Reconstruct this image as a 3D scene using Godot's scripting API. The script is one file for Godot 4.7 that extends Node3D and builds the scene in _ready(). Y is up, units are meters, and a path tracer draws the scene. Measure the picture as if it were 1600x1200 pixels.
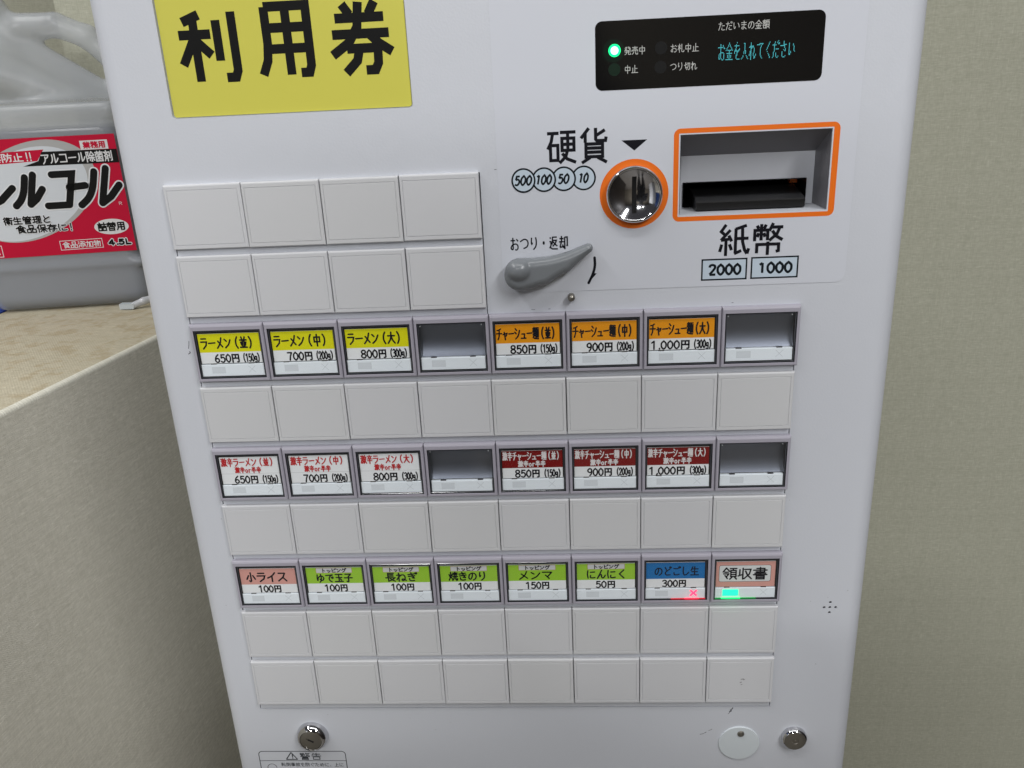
extends Node3D
# A ticket vending machine beside a fabric-covered ledge with a jug of disinfectant.
# Working unit inside the builders: millimetres (MM turns them into metres); the machine front is the plane z = -3 mm.

const MM := 0.001
const PITCH := 45.0      # column pitch of the button grid
const ROW := 40.7        # row pitch
const FACE := -3.0       # z of the painted front

var M := {}
var machine: Node3D
var rng := RandomNumberGenerator.new()

# ---------------------------------------------------------------- glyph strokes (100 x 100 box, y down; ~ = smooth)
var G := {
"利": "40,8 14,17;6,34 54,34;30,14 30,97;29,38 7,74;33,44 52,62;64,16 64,70;88,6 88,84 84,93 70,93",
"用": "18,10 18,56 15,76 5,94;18,10 86,10 86,84 82,93 68,93;20,36 84,36;20,62 84,62;52,10 52,95",
"券": "26,6 36,20;74,4 64,20;14,24 86,24;8,45 92,45;50,4 46,36 32,56 6,72;62,45 76,58 95,70;28,64 74,64 73,84 68,93 54,93;46,66 42,80 24,96",
"硬": "4,14 42,14;22,14 17,36 5,56;14,46 38,46 38,86 14,86 14,46;46,12 97,12;52,28 91,28 91,60 52,60 52,28;52,44 91,44;71,12 71,56 64,76 43,94;52,68 68,83 97,93",
"貨": "34,4 8,30;22,18 22,42;86,10 56,25;56,4 56,34 60,38 88,38 90,28;24,46 78,46 78,80 24,80 24,46;24,57 78,57;24,68 78,68;38,82 10,96;62,82 92,96",
"紙": "24,4 9,24 26,38;38,20 9,50 41,46;33,36 43,54;25,48 25,97;12,62 6,84;36,62 43,80;88,8 54,18;55,16 55,90;52,91 74,82;54,46 95,46;75,14 77,56 84,80 92,92 97,76",
"幣": "28,6 28,54;14,10 20,20;42,8 36,20;8,56 8,24 48,24 48,54;20,32 16,44;36,32 40,44;64,4 53,27;60,16 95,16;85,16 77,36 54,55;62,26 74,42 95,54;16,92 16,66 84,66 84,86 76,88;50,58 50,98",
"返": "36,12 88,12;40,12 40,40 33,64;44,34 82,34 70,56 40,76;46,42 64,60 92,74;12,12 22,22;6,42 22,42 22,70 8,88;14,80 36,93 96,94",
"却": "10,24 54,24;32,6 32,46;4,46 58,46;30,46 14,84 50,80;42,64 55,90;66,14 94,14 94,72 82,72;66,14 66,98",
"発": "16,12 42,12 32,32 5,52;12,24 22,34;58,6 66,22 95,50;80,10 68,22;92,22 78,33;24,48 76,48;10,65 92,65;38,48 38,70 28,86 8,96;60,48 60,88 66,94 90,94 92,82",
"売": "14,16 86,16;50,4 50,36;24,34 78,34;8,64 8,48 92,48 92,64;36,56 32,78 8,96;62,56 62,90 68,94 90,94 92,80",
"中": "14,26 86,26 86,64 14,64 14,26;50,4 50,98",
"止": "52,6 52,92;52,44 88,44;22,36 22,92;4,92 96,92",
"札": "6,26 50,26;28,4 28,98;27,30 6,68;31,42 47,58;62,6 62,86 68,92 90,92 95,74",
"切": "6,42 50,28;28,8 28,74 48,62;52,16 91,16 88,72 82,90 66,88;68,18 64,54 42,92",
"金": "50,4 32,24 4,42;50,4 68,24 96,42;30,42 70,42;14,60 86,60;50,42 50,92;26,68 34,84;74,68 66,84;6,94 94,94",
"額": "28,2 28,12;6,26 6,14 50,14 50,26;24,20 6,44;22,28 44,28 30,46 4,62;22,36 52,60;14,64 44,64 44,92 14,92 14,64;54,8 98,8;76,8 72,22;58,24 94,24 94,74 58,74 58,24;58,40 94,40;58,57 94,57;68,78 52,96;84,78 98,96",
"入": "34,8 54,8;~52,8 48,42 32,72 6,94;~52,30 64,66 96,94",
"並": "28,6 36,24;72,6 64,24;8,30 92,30;38,30 38,88;62,30 62,88;16,48 26,72;84,48 74,72;6,90 94,90",
"大": "8,34 92,34;50,6 48,38 36,66 6,94;52,40 64,68 94,94",
"円": "14,96 14,12 86,12 86,88 78,94 68,94;50,12 50,52;14,52 86,52",
"麺": "8,12 44,12;26,4 26,36;8,24 44,24;4,36 48,36;24,36 20,50 6,64;18,48 42,48 30,66 10,78;16,54 34,72;~6,84 40,92 96,94;52,8 98,8;74,8 68,22;56,22 96,22 96,80 56,80 56,22;68,22 68,80;84,22 84,80;68,42 84,42;68,60 84,60",
"激": "6,10 16,20;4,36 14,44;4,92 18,60;36,4 32,14;26,14 54,14 54,40 26,40 26,14;26,27 54,27;40,42 40,52;22,54 60,54;38,54 36,76 22,94;38,68 56,68 54,90 46,92;74,4 62,34;70,22 98,22;90,22 84,56 60,94;68,40 80,70 98,94",
"辛": "50,2 50,16;16,18 84,18;34,24 40,40;68,24 62,40;8,44 92,44;14,64 86,64;50,44 50,98",
"半": "24,10 34,30;76,10 66,30;14,42 86,42;6,64 94,64;50,4 50,98",
"小": "50,6 50,88 42,94 32,86;28,34 8,70;72,34 92,70",
"玉": "12,12 88,12;18,46 82,46;50,12 50,88;6,90 94,90;66,62 78,76",
"子": "18,10 80,10 52,36;52,34 52,88 44,94 32,88;6,50 94,50",
"長": "26,6 26,56;26,6 82,6;26,22 76,22;26,38 76,38;4,56 96,56;30,56 30,94 54,84;46,58 60,78 94,94;86,64 66,78",
"焼": "8,30 14,50;44,26 36,44;26,6 26,48 6,92;28,56 42,80;50,14 96,14;73,4 73,27;56,28 94,28;64,20 64,44;84,20 84,44;48,50 98,50;62,50 60,74 44,94;80,50 80,86 86,92 96,90 98,76",
"生": "26,8 8,44;22,28 88,28;50,6 50,90;18,58 82,58;6,92 94,92",
"領": "26,4 4,36;26,4 50,32;16,38 40,38;8,52 44,52 28,76;18,66 34,90;54,8 98,8;76,8 72,22;58,24 94,24 94,74 58,74 58,24;58,40 94,40;58,57 94,57;68,78 52,96;84,78 98,96",
"収": "14,18 14,66;36,6 36,96;4,70 36,58;48,16 90,16 80,56 44,94;54,30 68,64 96,94",
"書": "26,10 80,10 80,38;4,24 96,24;22,38 80,38;50,2 50,60;14,49 88,49;4,61 96,61;24,70 78,70 78,96 24,96 24,70;24,83 78,83",
"警": "4,10 46,10;16,2 16,18;34,2 34,18;14,18 6,32;10,24 46,24 44,46 38,48;16,32 32,32 32,44 16,44 16,32;64,2 54,22;60,12 96,12;88,12 76,36 56,48;62,22 76,38 96,48;6,56 94,56;22,66 78,66;22,75 78,75;22,84 78,84 78,98 22,98 22,84",
"告": "26,6 10,34;22,20 86,20;50,4 50,46;6,46 94,46;20,60 80,60 80,94 20,94 20,60",
"業": "38,4 38,24;62,4 62,24;16,8 24,22;84,8 76,22;6,26 94,26;30,28 36,40;70,28 64,40;12,42 88,42;18,54 82,54;6,68 94,68;50,42 50,98;46,70 10,94;54,70 90,94",
"務": "8,8 44,8 30,26;14,22 30,30;4,36 50,36 42,52;28,36 28,88 18,92;26,46 6,74;68,4 54,26;64,14 96,14;88,14 76,34 54,48;62,22 76,38 98,48;54,62 92,62 88,92 78,92;72,50 70,74 52,96",
"防": "8,98 8,8 36,8 26,36 36,52 34,66 22,66;68,4 68,20;42,24 98,24;62,24 58,62 40,94;60,48 90,48 86,88 76,92",
"除": "8,98 8,8 34,8 24,34 34,52 32,66 20,66;68,4 42,40;68,4 98,38;52,40 86,40;44,58 96,58;70,40 70,92 60,92;54,66 44,86;84,66 96,86",
"菌": "6,14 94,14;32,4 32,24;68,4 68,24;12,28 88,28 88,94 12,94 12,28;72,34 34,42;24,54 78,54;51,38 51,88;50,56 28,80;52,56 76,80",
"剤": "30,2 30,14;4,16 58,16;46,18 32,36 6,50;14,22 34,38 58,48;18,52 18,74 8,96;44,52 44,98;18,60 44,60;18,74 44,74;70,14 70,70;92,4 92,90 80,94",
"衛": "22,4 6,24;24,30 6,54;16,46 16,98;36,10 62,10 60,24;32,24 68,24;44,4 42,24;38,34 62,34 62,52 38,52 38,34;32,62 68,62;40,62 38,78 68,78;52,62 52,98;74,14 98,14;72,40 98,40;86,40 86,92 78,92",
"管": "20,2 6,26;16,14 46,14;28,14 34,26;62,2 50,24;58,14 96,14;72,14 80,26;50,26 50,34;8,50 8,36 92,36 92,50;26,98 26,48 76,48 76,66 26,66;26,76 80,76 80,96 26,96",
"理": "6,14 40,14;8,46 38,46;4,84 42,76;23,14 23,80;50,8 92,8 92,50 50,50 50,8;50,29 92,29;71,8 71,92;48,70 94,70;42,93 98,93",
"食": "50,2 30,20 4,36;50,2 70,20 96,36;50,22 50,32;26,34 74,34 74,64 26,64;26,49 74,49;26,34 26,92 48,84;48,66 64,82 94,94;84,70 64,82",
"品": "28,6 72,6 72,40 28,40 28,6;6,54 42,54 42,94 6,94 6,54;58,54 94,54 94,94 58,94 58,54",
"保": "28,4 4,44;18,28 18,98;42,8 86,8 86,40 42,40 42,8;34,58 98,58;65,40 65,98;62,60 36,90;68,60 96,90",
"存": "6,20 94,20;40,4 28,36 4,62;20,46 20,96;38,38 84,38 64,56;64,54 64,88 54,94 46,90;32,66 98,66",
"詰": "22,2 28,12;4,20 46,20;8,34 42,34;8,48 42,48;8,62 42,62 42,94 8,94 8,62;50,22 98,22;74,4 74,46;54,46 94,46;56,60 92,60 92,94 56,94 56,60",
"替": "6,14 46,14;4,30 46,30;26,4 24,28 4,50;28,30 46,46;54,14 94,14;54,30 96,30;74,4 72,28 54,50;76,30 96,48;22,54 78,54 78,96 22,96 22,54;22,75 78,75",
"添": "8,8 18,18;4,34 14,44;4,94 20,60;36,10 92,10;30,34 98,34;62,10 58,34 30,62;66,34 98,60;62,54 62,92 52,92;44,64 34,86;76,62 80,76;90,60 98,78",
"加": "4,26 50,26 46,86 36,92;28,6 26,50 6,94;60,20 94,20 94,90 60,90 60,20",
"物": "14,16 6,40;10,28 46,28;4,66 48,54;28,4 28,98;62,4 48,40;58,22 96,22 90,86 80,94;70,22 46,66;84,22 54,92",
"毒": "14,12 86,12;20,26 80,26;4,40 96,40;50,2 50,40;28,50 20,92 86,92;28,50 82,50 78,98;4,70 96,70;54,50 48,92",
"転": "6,14 48,14;10,28 44,28 44,62 10,62 10,28;10,45 44,45;4,76 50,76;27,4 27,98;58,16 92,16;52,42 98,42;72,42 58,86 92,80;84,62 96,94",
"倒": "22,4 4,44;14,28 14,98;26,12 64,12;44,12 32,38 58,34;52,24 62,44;28,62 62,62;45,44 45,86;24,90 66,80;74,14 74,70;94,4 94,90 84,94",
"事": "6,12 94,12;22,22 78,22 78,38 22,38 22,22;14,50 82,50 82,78;4,64 96,64;14,78 82,78;50,2 50,90 38,92",
"故": "4,26 50,26;27,6 27,48;10,50 44,50 44,88 10,88 10,50;66,4 52,40;62,24 98,24;88,24 78,60 50,94;60,40 74,72 98,94",
"上": "46,8 46,90;46,44 86,44;6,92 94,92",
"た": "8,24 56,24;~36,6 30,40 10,92;54,46 90,44;~56,66 52,82 64,90 92,88",
"だ": "8,26 54,26;~34,8 29,42 10,92;52,48 88,46;~54,66 50,82 62,90 90,88;72,8 80,22;86,4 94,18",
"い": "~14,18 14,56 22,82 32,74 36,62;~72,24 84,42 90,66",
"ま": "16,22 84,22;18,44 82,44;~52,6 52,70 44,90 26,88 22,76 36,68 60,74 86,92",
"の": "~52,18 46,56 30,82 16,78 10,58 22,30 52,16 80,26 90,52 80,78 58,92",
"お": "8,26 58,26;~34,6 34,60 32,86 18,86 12,74 30,56 64,50 84,60 86,80 70,92 54,88;72,16 90,32",
"を": "12,18 76,18;~46,4 34,34 14,56 34,44 48,52 50,72;~88,36 56,54 40,72 44,90 66,92 84,90",
"れ": "26,6 26,96;~8,30 34,24 26,44 6,76;~26,50 48,28 64,28 68,44 66,76 76,90 94,72",
"て": "~8,18 50,16 90,12 62,26 46,50 52,76 76,92",
"く": "72,6 28,48 74,92",
"さ": "10,32 86,24;~46,6 60,34 76,58 54,54;~26,62 24,78 38,90 74,88",
"つ": "~6,36 48,20 80,26 92,48 78,72 40,84",
"り": "~26,10 22,40 26,56 34,44;~70,8 76,40 68,72 42,94",
"ゆ": "~18,14 14,50 18,76 26,48 50,28 76,32 88,54 76,74 56,74 46,62;~56,8 60,50 56,78 40,96",
"で": "~8,22 50,19 84,16 58,30 44,54 50,78 72,92;70,44 78,56;84,38 92,50",
"ね": "26,6 26,96;~6,30 34,24 26,44 6,78;~26,50 50,28 72,26 86,44 84,74 70,88 56,84 60,72 76,74 96,88",
"ぎ": "12,24 70,16;14,44 76,36;~40,4 56,40 70,62 50,58;~24,66 26,84 48,92 70,88;80,6 88,18;92,2 98,14",
"き": "12,26 80,16;14,46 86,36;~42,4 60,40 78,64 54,60;~24,66 26,84 48,92 76,88",
"に": "~16,10 12,50 18,90;44,26 86,24;~44,62 42,82 60,88 90,84",
"ん": "~54,6 30,56 10,94 34,58 50,54 54,80 66,90 80,80 92,60",
"ど": "~22,10 34,30 42,46;~76,28 40,50 24,72 40,90 80,88;72,6 80,18;86,2 94,14",
"ご": "~18,22 50,24 68,22;~20,66 24,86 50,90 80,84;74,6 82,18;88,2 96,14",
"し": "~24,6 22,60 34,90 60,88 86,64",
"と": "~28,6 36,36 42,46;~84,24 42,46 22,70 40,90 84,88",
"め": "~20,20 30,50 48,78;~62,10 54,48 32,84 14,78 12,58 34,34 66,30 88,48 84,76 60,94",
"ぐ": "60,6 20,48 66,92;72,24 80,36;86,18 94,30",
"ラ": "20,12 80,12;10,38 86,38 74,68 34,94",
"ー": "8,50 92,47",
"メ": "~76,8 56,52 12,92;28,34 82,82",
"ン": "12,20 36,36;~88,26 60,64 16,90",
"チ": "78,8 50,17 18,20;6,46 94,46;~52,18 50,62 28,94",
"ャ": "14,54 84,44 66,66;34,36 50,96",
"シ": "18,10 40,24;8,38 30,50;~90,24 64,66 18,92",
"ュ": "24,54 68,54 64,86;12,88 90,88",
"ト": "36,4 36,96;36,38 80,62",
"ッ": "18,46 26,64;42,42 50,60;~82,46 72,76 40,96",
"ピ": "18,10 18,84 28,90 84,88;72,28 20,48;~86,4 94,12 86,20 78,12 86,4",
"グ": "32,8 18,36 6,48;28,22 74,22 66,60 24,94;76,4 84,16;90,0 98,12",
"イ": "~84,8 52,40 8,60;52,38 52,96",
"ス": "16,14 78,14 58,54 10,90;54,54 90,90",
"マ": "8,18 90,18 56,62;34,50 66,86",
"ア": "10,14 90,14 78,36 58,46;~50,30 46,66 20,94",
"ル": "~28,14 28,50 20,74 4,90;56,8 56,88 76,74 94,48",
"レ": "20,8 20,88 60,70 90,40",
"コ": "14,16 86,16 86,84;10,84 86,84",
"（": "~76,4 58,28 54,50 58,72 76,96",
"）": "~24,4 42,28 46,50 42,72 24,96",
"・": "41,43 59,43;38,50 62,50;41,57 59,57",
"、": "14,76 30,92",
"!": "30,4 30,64;30,86 30,94",
"0": "~30,8 10,28 6,50 10,74 30,94 50,74 54,50 50,28 30,8",
"1": "10,24 32,8 32,94",
"2": "~8,30 12,14 30,8 48,16 50,34 36,56 8,92;8,93 55,93",
"3": "~8,18 28,8 48,16 48,34 26,47;~26,47 50,54 52,74 38,92 8,86",
"4": "40,94 40,8 4,68 57,68",
"5": "50,10 16,10 12,46;~12,46 34,38 52,54 50,78 32,94 8,86",
"6": "~44,8 20,30 8,62 14,86 32,94 50,82 50,62 34,50 14,58 8,66",
"7": "6,10 52,10;52,10 34,50 26,94",
"8": "~30,48 10,36 12,16 30,8 48,16 50,36 30,48 8,62 8,82 30,94 52,82 52,62 30,48",
"9": "~52,34 46,50 28,54 10,42 10,22 28,8 46,14 52,34 48,68 30,94",
"(": "~46,2 28,28 24,52 28,76 46,102",
")": "~14,2 32,28 36,52 32,76 14,102",
"g": "~48,46 30,38 12,48 10,66 22,76 40,70 48,54;~48,40 48,90 36,106 12,100",
"o": "~30,42 12,54 12,78 30,92 48,78 48,54 30,42",
"r": "16,42 16,92;~16,60 28,44 46,44",
".": "22,88 22,94",
",": "26,84 18,102",
"L": "14,8 14,92 54,92",
"R": "10,94 10,8 40,8 52,20 52,36 40,48 10,48;32,48 54,94",
"A": "4,94 30,8 56,94;14,64 46,64",
}

func strokes_of(ch: String) -> Array:
	var out := []
	for part in (G.get(ch, "") as String).split(";", false):
		var smooth := part.begins_with("~")
		var pts := PackedVector2Array()
		for xy in part.trim_prefix("~").split(" ", false):
			var c := xy.split(",")
			pts.append(Vector2(float(c[0]), float(c[1])))
		if smooth:
			pts = rounded(pts)
		out.append(pts)
	return out

func rounded(p: PackedVector2Array) -> PackedVector2Array:      # Catmull-Rom through the points
	var out := PackedVector2Array()
	var n := p.size()
	for i in n - 1:
		var a := p[maxi(i - 1, 0)]
		var d := p[mini(i + 2, n - 1)]
		for k in 4:
			out.append(p[i].cubic_interpolate(p[i + 1], a, d, k / 4.0))
	out.append(p[n - 1])
	return out

# ---------------------------------------------------------------- mesh helpers (mm in, metres out)
func begin() -> SurfaceTool:
	var st := SurfaceTool.new()
	st.begin(Mesh.PRIMITIVE_TRIANGLES)
	st.set_color(Color.WHITE)
	return st

func put(st: SurfaceTool, called: String, mat: Material, parent: Node3D) -> MeshInstance3D:
	var o := MeshInstance3D.new()
	o.name = called
	o.mesh = st.commit()
	o.material_override = mat
	parent.add_child(o, true)
	return o

func same(mesh: Mesh, called: String, mat: Material, parent: Node3D, at := Vector3.ZERO) -> MeshInstance3D:
	var o := MeshInstance3D.new()
	o.name = called
	o.mesh = mesh
	o.material_override = mat
	o.position = at * MM
	parent.add_child(o, true)
	return o

func node(called: String, parent: Node, at := Vector3.ZERO) -> Node3D:
	var o := Node3D.new()
	o.name = called
	o.position = at * MM
	parent.add_child(o, true)
	return o

func tag(o: Node, label: String, category := "", group := "", kind := "") -> void:
	if label: o.set_meta("label", label)
	if category: o.set_meta("category", category)
	if group: o.set_meta("group", group)
	if kind: o.set_meta("kind", kind)

func tri(st: SurfaceTool, a: Vector3, b: Vector3, c: Vector3, n: Vector3) -> void:   # wound so that n is the front
	var flip := (b - a).cross(c - a).dot(n) > 0.0
	st.set_normal(n); st.add_vertex(a * MM)
	st.set_normal(n); st.add_vertex((c if flip else b) * MM)
	st.set_normal(n); st.add_vertex((b if flip else c) * MM)

func quad(st: SurfaceTool, a: Vector3, b: Vector3, c: Vector3, d: Vector3) -> void:  # a b c d counter-clockwise seen from the front
	var n := (b - a).cross(d - a)
	if n.length_squared() < 1e-12: n = (c - b).cross(d - b)
	n = n.normalized()
	tri(st, a, b, c, n)
	tri(st, a, c, d, n)

func box(st: SurfaceTool, a: Vector3, b: Vector3) -> void:
	var p := func(x, y, z): return Vector3(b.x if x else a.x, b.y if y else a.y, b.z if z else a.z)
	quad(st, p.call(0, 0, 1), p.call(1, 0, 1), p.call(1, 1, 1), p.call(0, 1, 1))
	quad(st, p.call(1, 0, 0), p.call(0, 0, 0), p.call(0, 1, 0), p.call(1, 1, 0))
	quad(st, p.call(1, 0, 1), p.call(1, 0, 0), p.call(1, 1, 0), p.call(1, 1, 1))
	quad(st, p.call(0, 0, 0), p.call(0, 0, 1), p.call(0, 1, 1), p.call(0, 1, 0))
	quad(st, p.call(0, 1, 1), p.call(1, 1, 1), p.call(1, 1, 0), p.call(0, 1, 0))
	quad(st, p.call(0, 0, 0), p.call(1, 0, 0), p.call(1, 0, 1), p.call(0, 0, 1))

# nested rectangles [left, bottom, right, top, z], one inside the other, joined by bands; the last may be filled
func nest(st: SurfaceTool, rings: Array, fill := true) -> void:
	for i in rings.size() - 1:
		var o: Array = rings[i]
		var q: Array = rings[i + 1]
		var A := [Vector3(o[0], o[1], o[4]), Vector3(o[2], o[1], o[4]), Vector3(o[2], o[3], o[4]), Vector3(o[0], o[3], o[4])]
		var B := [Vector3(q[0], q[1], q[4]), Vector3(q[2], q[1], q[4]), Vector3(q[2], q[3], q[4]), Vector3(q[0], q[3], q[4])]
		for k in 4:
			quad(st, A[k], A[(k + 1) % 4], B[(k + 1) % 4], B[k])
	if fill:
		var e: Array = rings[-1]
		quad(st, Vector3(e[0], e[1], e[4]), Vector3(e[2], e[1], e[4]), Vector3(e[2], e[3], e[4]), Vector3(e[0], e[3], e[4]))

func round_rect(x0: float, y0: float, x1: float, y1: float, r: float, n := 6) -> PackedVector2Array:
	var out := PackedVector2Array()
	var cs := [Vector2(x1 - r, y0 + r), Vector2(x1 - r, y1 - r), Vector2(x0 + r, y1 - r), Vector2(x0 + r, y0 + r)]
	for k in 4:
		for i in n + 1:
			var a: float = -PI / 2 + k * PI / 2 + i * PI / 2 / n
			out.append(cs[k] + Vector2(cos(a), sin(a)) * r)
	return out

func circle(c: Vector2, r: float, n := 48) -> PackedVector2Array:
	var out := PackedVector2Array()
	for i in n:
		out.append(c + Vector2(cos(TAU * i / n), sin(TAU * i / n)) * r)
	return out

func face(st: SurfaceTool, p: PackedVector2Array, z: float) -> void:         # a flat filled outline facing +z
	var idx := Geometry2D.triangulate_polygon(p)
	for i in range(0, idx.size(), 3):
		tri(st, Vector3(p[idx[i]].x, p[idx[i]].y, z), Vector3(p[idx[i + 1]].x, p[idx[i + 1]].y, z), Vector3(p[idx[i + 2]].x, p[idx[i + 2]].y, z), Vector3.BACK)

func skirt(st: SurfaceTool, p: PackedVector2Array, z0: float, q: PackedVector2Array, z1: float) -> void:   # band from outline p at z0 to outline q at z1
	var n := p.size()
	for i in n:
		var j := (i + 1) % n
		quad(st, Vector3(p[i].x, p[i].y, z0), Vector3(p[j].x, p[j].y, z0), Vector3(q[j].x, q[j].y, z1), Vector3(q[i].x, q[i].y, z1))

func slab(st: SurfaceTool, p: PackedVector2Array, z0: float, z1: float) -> void:   # thin plate, counter-clockwise outline
	skirt(st, p, z0, p, z1)
	face(st, p, z1)

func band(st: SurfaceTool, p: PackedVector2Array, q: PackedVector2Array, z: float) -> void:   # flat ring between two outlines of as many points
	skirt(st, p, z, q, z)

func lathe(st: SurfaceTool, c: Vector3, prof: Array, n := 48) -> void:     # profile of (radius, z) turned about an axis along z
	var seg := []
	for i in prof.size() - 1:
		var d: Vector2 = (prof[i + 1] - prof[i]).normalized()
		seg.append(Vector2(-d.y, d.x) if false else Vector2(d.y, -d.x))
	for i in prof.size() - 1:
		var n0: Vector2 = seg[i]
		var n1: Vector2 = seg[i]
		if i > 0 and seg[i - 1].dot(seg[i]) > 0.8: n0 = (seg[i - 1] + seg[i]).normalized()
		if i < seg.size() - 1 and seg[i + 1].dot(seg[i]) > 0.8: n1 = (seg[i + 1] + seg[i]).normalized()
		for k in n:
			var a := TAU * k / n
			var b := TAU * (k + 1) / n
			var v := []
			for it in [[prof[i], n0, a], [prof[i], n0, b], [prof[i + 1], n1, b], [prof[i + 1], n1, a]]:
				var cs := cos(it[2]); var sn := sin(it[2])
				v.append([c + Vector3(it[0].x * cs, it[0].x * sn, it[0].y), Vector3(it[1].x * cs, it[1].x * sn, it[1].y).normalized()])
			for t in [[0, 2, 1], [0, 3, 2]]:
				for w in t:
					st.set_normal(v[w][1]); st.add_vertex(v[w][0] * MM)

func ribbon(st: SurfaceTool, raw: PackedVector2Array, w: float, z: float, caps := true) -> float:   # a printed stroke; returns the next free z
	var runs := [PackedVector2Array()]
	for i in raw.size():
		if i and raw[i].distance_to(raw[i - 1]) < 1e-4: continue
		runs[-1].append(raw[i])
		if i > 0 and i < raw.size() - 1:
			var u := (raw[i] - raw[i - 1]).normalized()
			var v := (raw[i + 1] - raw[i]).normalized()
			if u.dot(v) < -0.35:
				runs.append(PackedVector2Array([raw[i]]))
	var h := w / 2
	for p: PackedVector2Array in runs:
		var n := p.size()
		if n < 2: continue
		var closed := n > 3 and p[0].distance_to(p[n - 1]) < 1e-4
		var L := PackedVector2Array()
		var Rr := PackedVector2Array()
		var t0 := (p[1] - p[0]).normalized()
		var t1 := (p[n - 1] - p[n - 2]).normalized()
		if caps and not closed:
			for a in [1.35, 0.9, 0.45]:
				var s := Vector2(-t0.y, t0.x) * h * cos(a)
				L.append(p[0] - t0 * h * sin(a) + s); Rr.append(p[0] - t0 * h * sin(a) - s)
		for i in n:
			var u := (p[i] - p[i - 1]).normalized() if i > 0 else (t1 if closed else t0)
			var v := (p[i + 1] - p[i]).normalized() if i < n - 1 else (t0 if closed else t1)
			var m := Vector2(-(u.y + v.y), u.x + v.x)
			m = m.normalized() if m.length() > 1e-4 else Vector2(-u.y, u.x)
			var k := clampf(1.0 / maxf(m.dot(Vector2(-u.y, u.x)), 0.35), 1.0, 2.0)
			L.append(p[i] + m * h * k); Rr.append(p[i] - m * h * k)
		if caps and not closed:
			for a in [0.45, 0.9, 1.35]:
				var s := Vector2(-t1.y, t1.x) * h * cos(a)
				L.append(p[n - 1] + t1 * h * sin(a) + s); Rr.append(p[n - 1] + t1 * h * sin(a) - s)
		for i in L.size() - 1:
			tri(st, Vector3(Rr[i].x, Rr[i].y, z), Vector3(Rr[i + 1].x, Rr[i + 1].y, z), Vector3(L[i + 1].x, L[i + 1].y, z), Vector3.BACK)
			tri(st, Vector3(Rr[i].x, Rr[i].y, z), Vector3(L[i + 1].x, L[i + 1].y, z), Vector3(L[i].x, L[i].y, z), Vector3.BACK)
		z += 0.006
	return z

func advance(ch: String) -> float:
	var c := ch.unicode_at(0)
	return (34.0 if ch in [".", ",", "!"] else 66.0) if c < 128 else 106.0

# one line of lettering fitted into x0..x1 (mm), between y_top and y_bottom
func letter(st: SurfaceTool, words: String, x0: float, x1: float, y_top: float, y_bottom: float, w: float, z: float, caps := true, lean := 0.0, climb := 0.0) -> void:
	var total := 0.0
	for ch in words: total += advance(ch)
	var sx := (x1 - x0) / maxf(total - 6.0, 1.0)
	var sy := (y_top - y_bottom) / 100.0
	var x := 0.0
	for ch in words:
		for s: PackedVector2Array in strokes_of(ch):
			var q := PackedVector2Array()
			for v in s:
				q.append(Vector2(x0 + (x + v.x) * sx + (100 - v.y) * sy * lean, y_top - v.y * sy + climb * (x + v.x) * sx))
			z = ribbon(st, q, w, z, caps)
		x += advance(ch)

# a closed surface of a distance field sampled on a grid (surface nets), smooth normals from the field
func nets(st: SurfaceTool, lo: Vector3, hi: Vector3, cell: float, f: Callable) -> void:
	var nx := int((hi.x - lo.x) / cell) + 2
	var ny := int((hi.y - lo.y) / cell) + 2
	var nz := int((hi.z - lo.z) / cell) + 2
	var D := PackedFloat32Array()
	D.resize(nx * ny * nz)
	var id := 0
	for k in nz:
		for j in ny:
			for i in nx:
				D[id] = f.call(lo + Vector3(i, j, k) * cell)
				id += 1
	var V := {}
	var N := {}
	var corner := [0, 1, nx, nx + 1, nx * ny, nx * ny + 1, nx * ny + nx, nx * ny + nx + 1]
	for k in nz - 1:
		for j in ny - 1:
			for i in nx - 1:
				var b := i + nx * (j + ny * k)
				var inside := 0
				for c in 8:
					if D[b + corner[c]] < 0.0: inside += 1
				if inside == 0 or inside == 8: continue
				var sum := Vector3.ZERO
				var cnt := 0
				for c in 8:
					for bit in [1, 2, 4]:
						if c & bit: continue
						var d0 := D[b + corner[c]]
						var d1 := D[b + corner[c | bit]]
						if (d0 < 0.0) == (d1 < 0.0): continue
						var t := d0 / (d0 - d1)
						var p := Vector3(c & 1, (c >> 1) & 1, (c >> 2) & 1)
						var q := Vector3((c | bit) & 1, ((c | bit) >> 1) & 1, ((c | bit) >> 2) & 1)
						sum += p.lerp(q, t); cnt += 1
				var at: Vector3 = lo + (Vector3(i, j, k) + sum / cnt) * cell
				V[b] = at
				var e := cell * 0.4
				N[b] = Vector3(f.call(at + Vector3(e, 0, 0)) - f.call(at - Vector3(e, 0, 0)), f.call(at + Vector3(0, e, 0)) - f.call(at - Vector3(0, e, 0)), f.call(at + Vector3(0, 0, e)) - f.call(at - Vector3(0, 0, e))).normalized()
	var steps := [1, nx, nx * ny]
	for k in range(1, nz - 1):
		for j in range(1, ny - 1):
			for i in range(1, nx - 1):
				var b := i + nx * (j + ny * k)
				for ax in 3:
					var d0 := D[b]
					var d1 := D[b + steps[ax]]
					if (d0 < 0.0) == (d1 < 0.0): continue
					var u: int = steps[(ax + 1) % 3]
					var v: int = steps[(ax + 2) % 3]
					var ids := [b, b - u, b - u - v, b - v]
					if not (V.has(ids[0]) and V.has(ids[1]) and V.has(ids[2]) and V.has(ids[3])): continue
					for t in ([[0, 1, 2], [0, 2, 3]] if d0 >= 0.0 else [[0, 2, 1], [0, 3, 2]]):
						for w in t:
							st.set_normal(N[ids[w]]); st.add_vertex(V[ids[w]] * MM)

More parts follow.
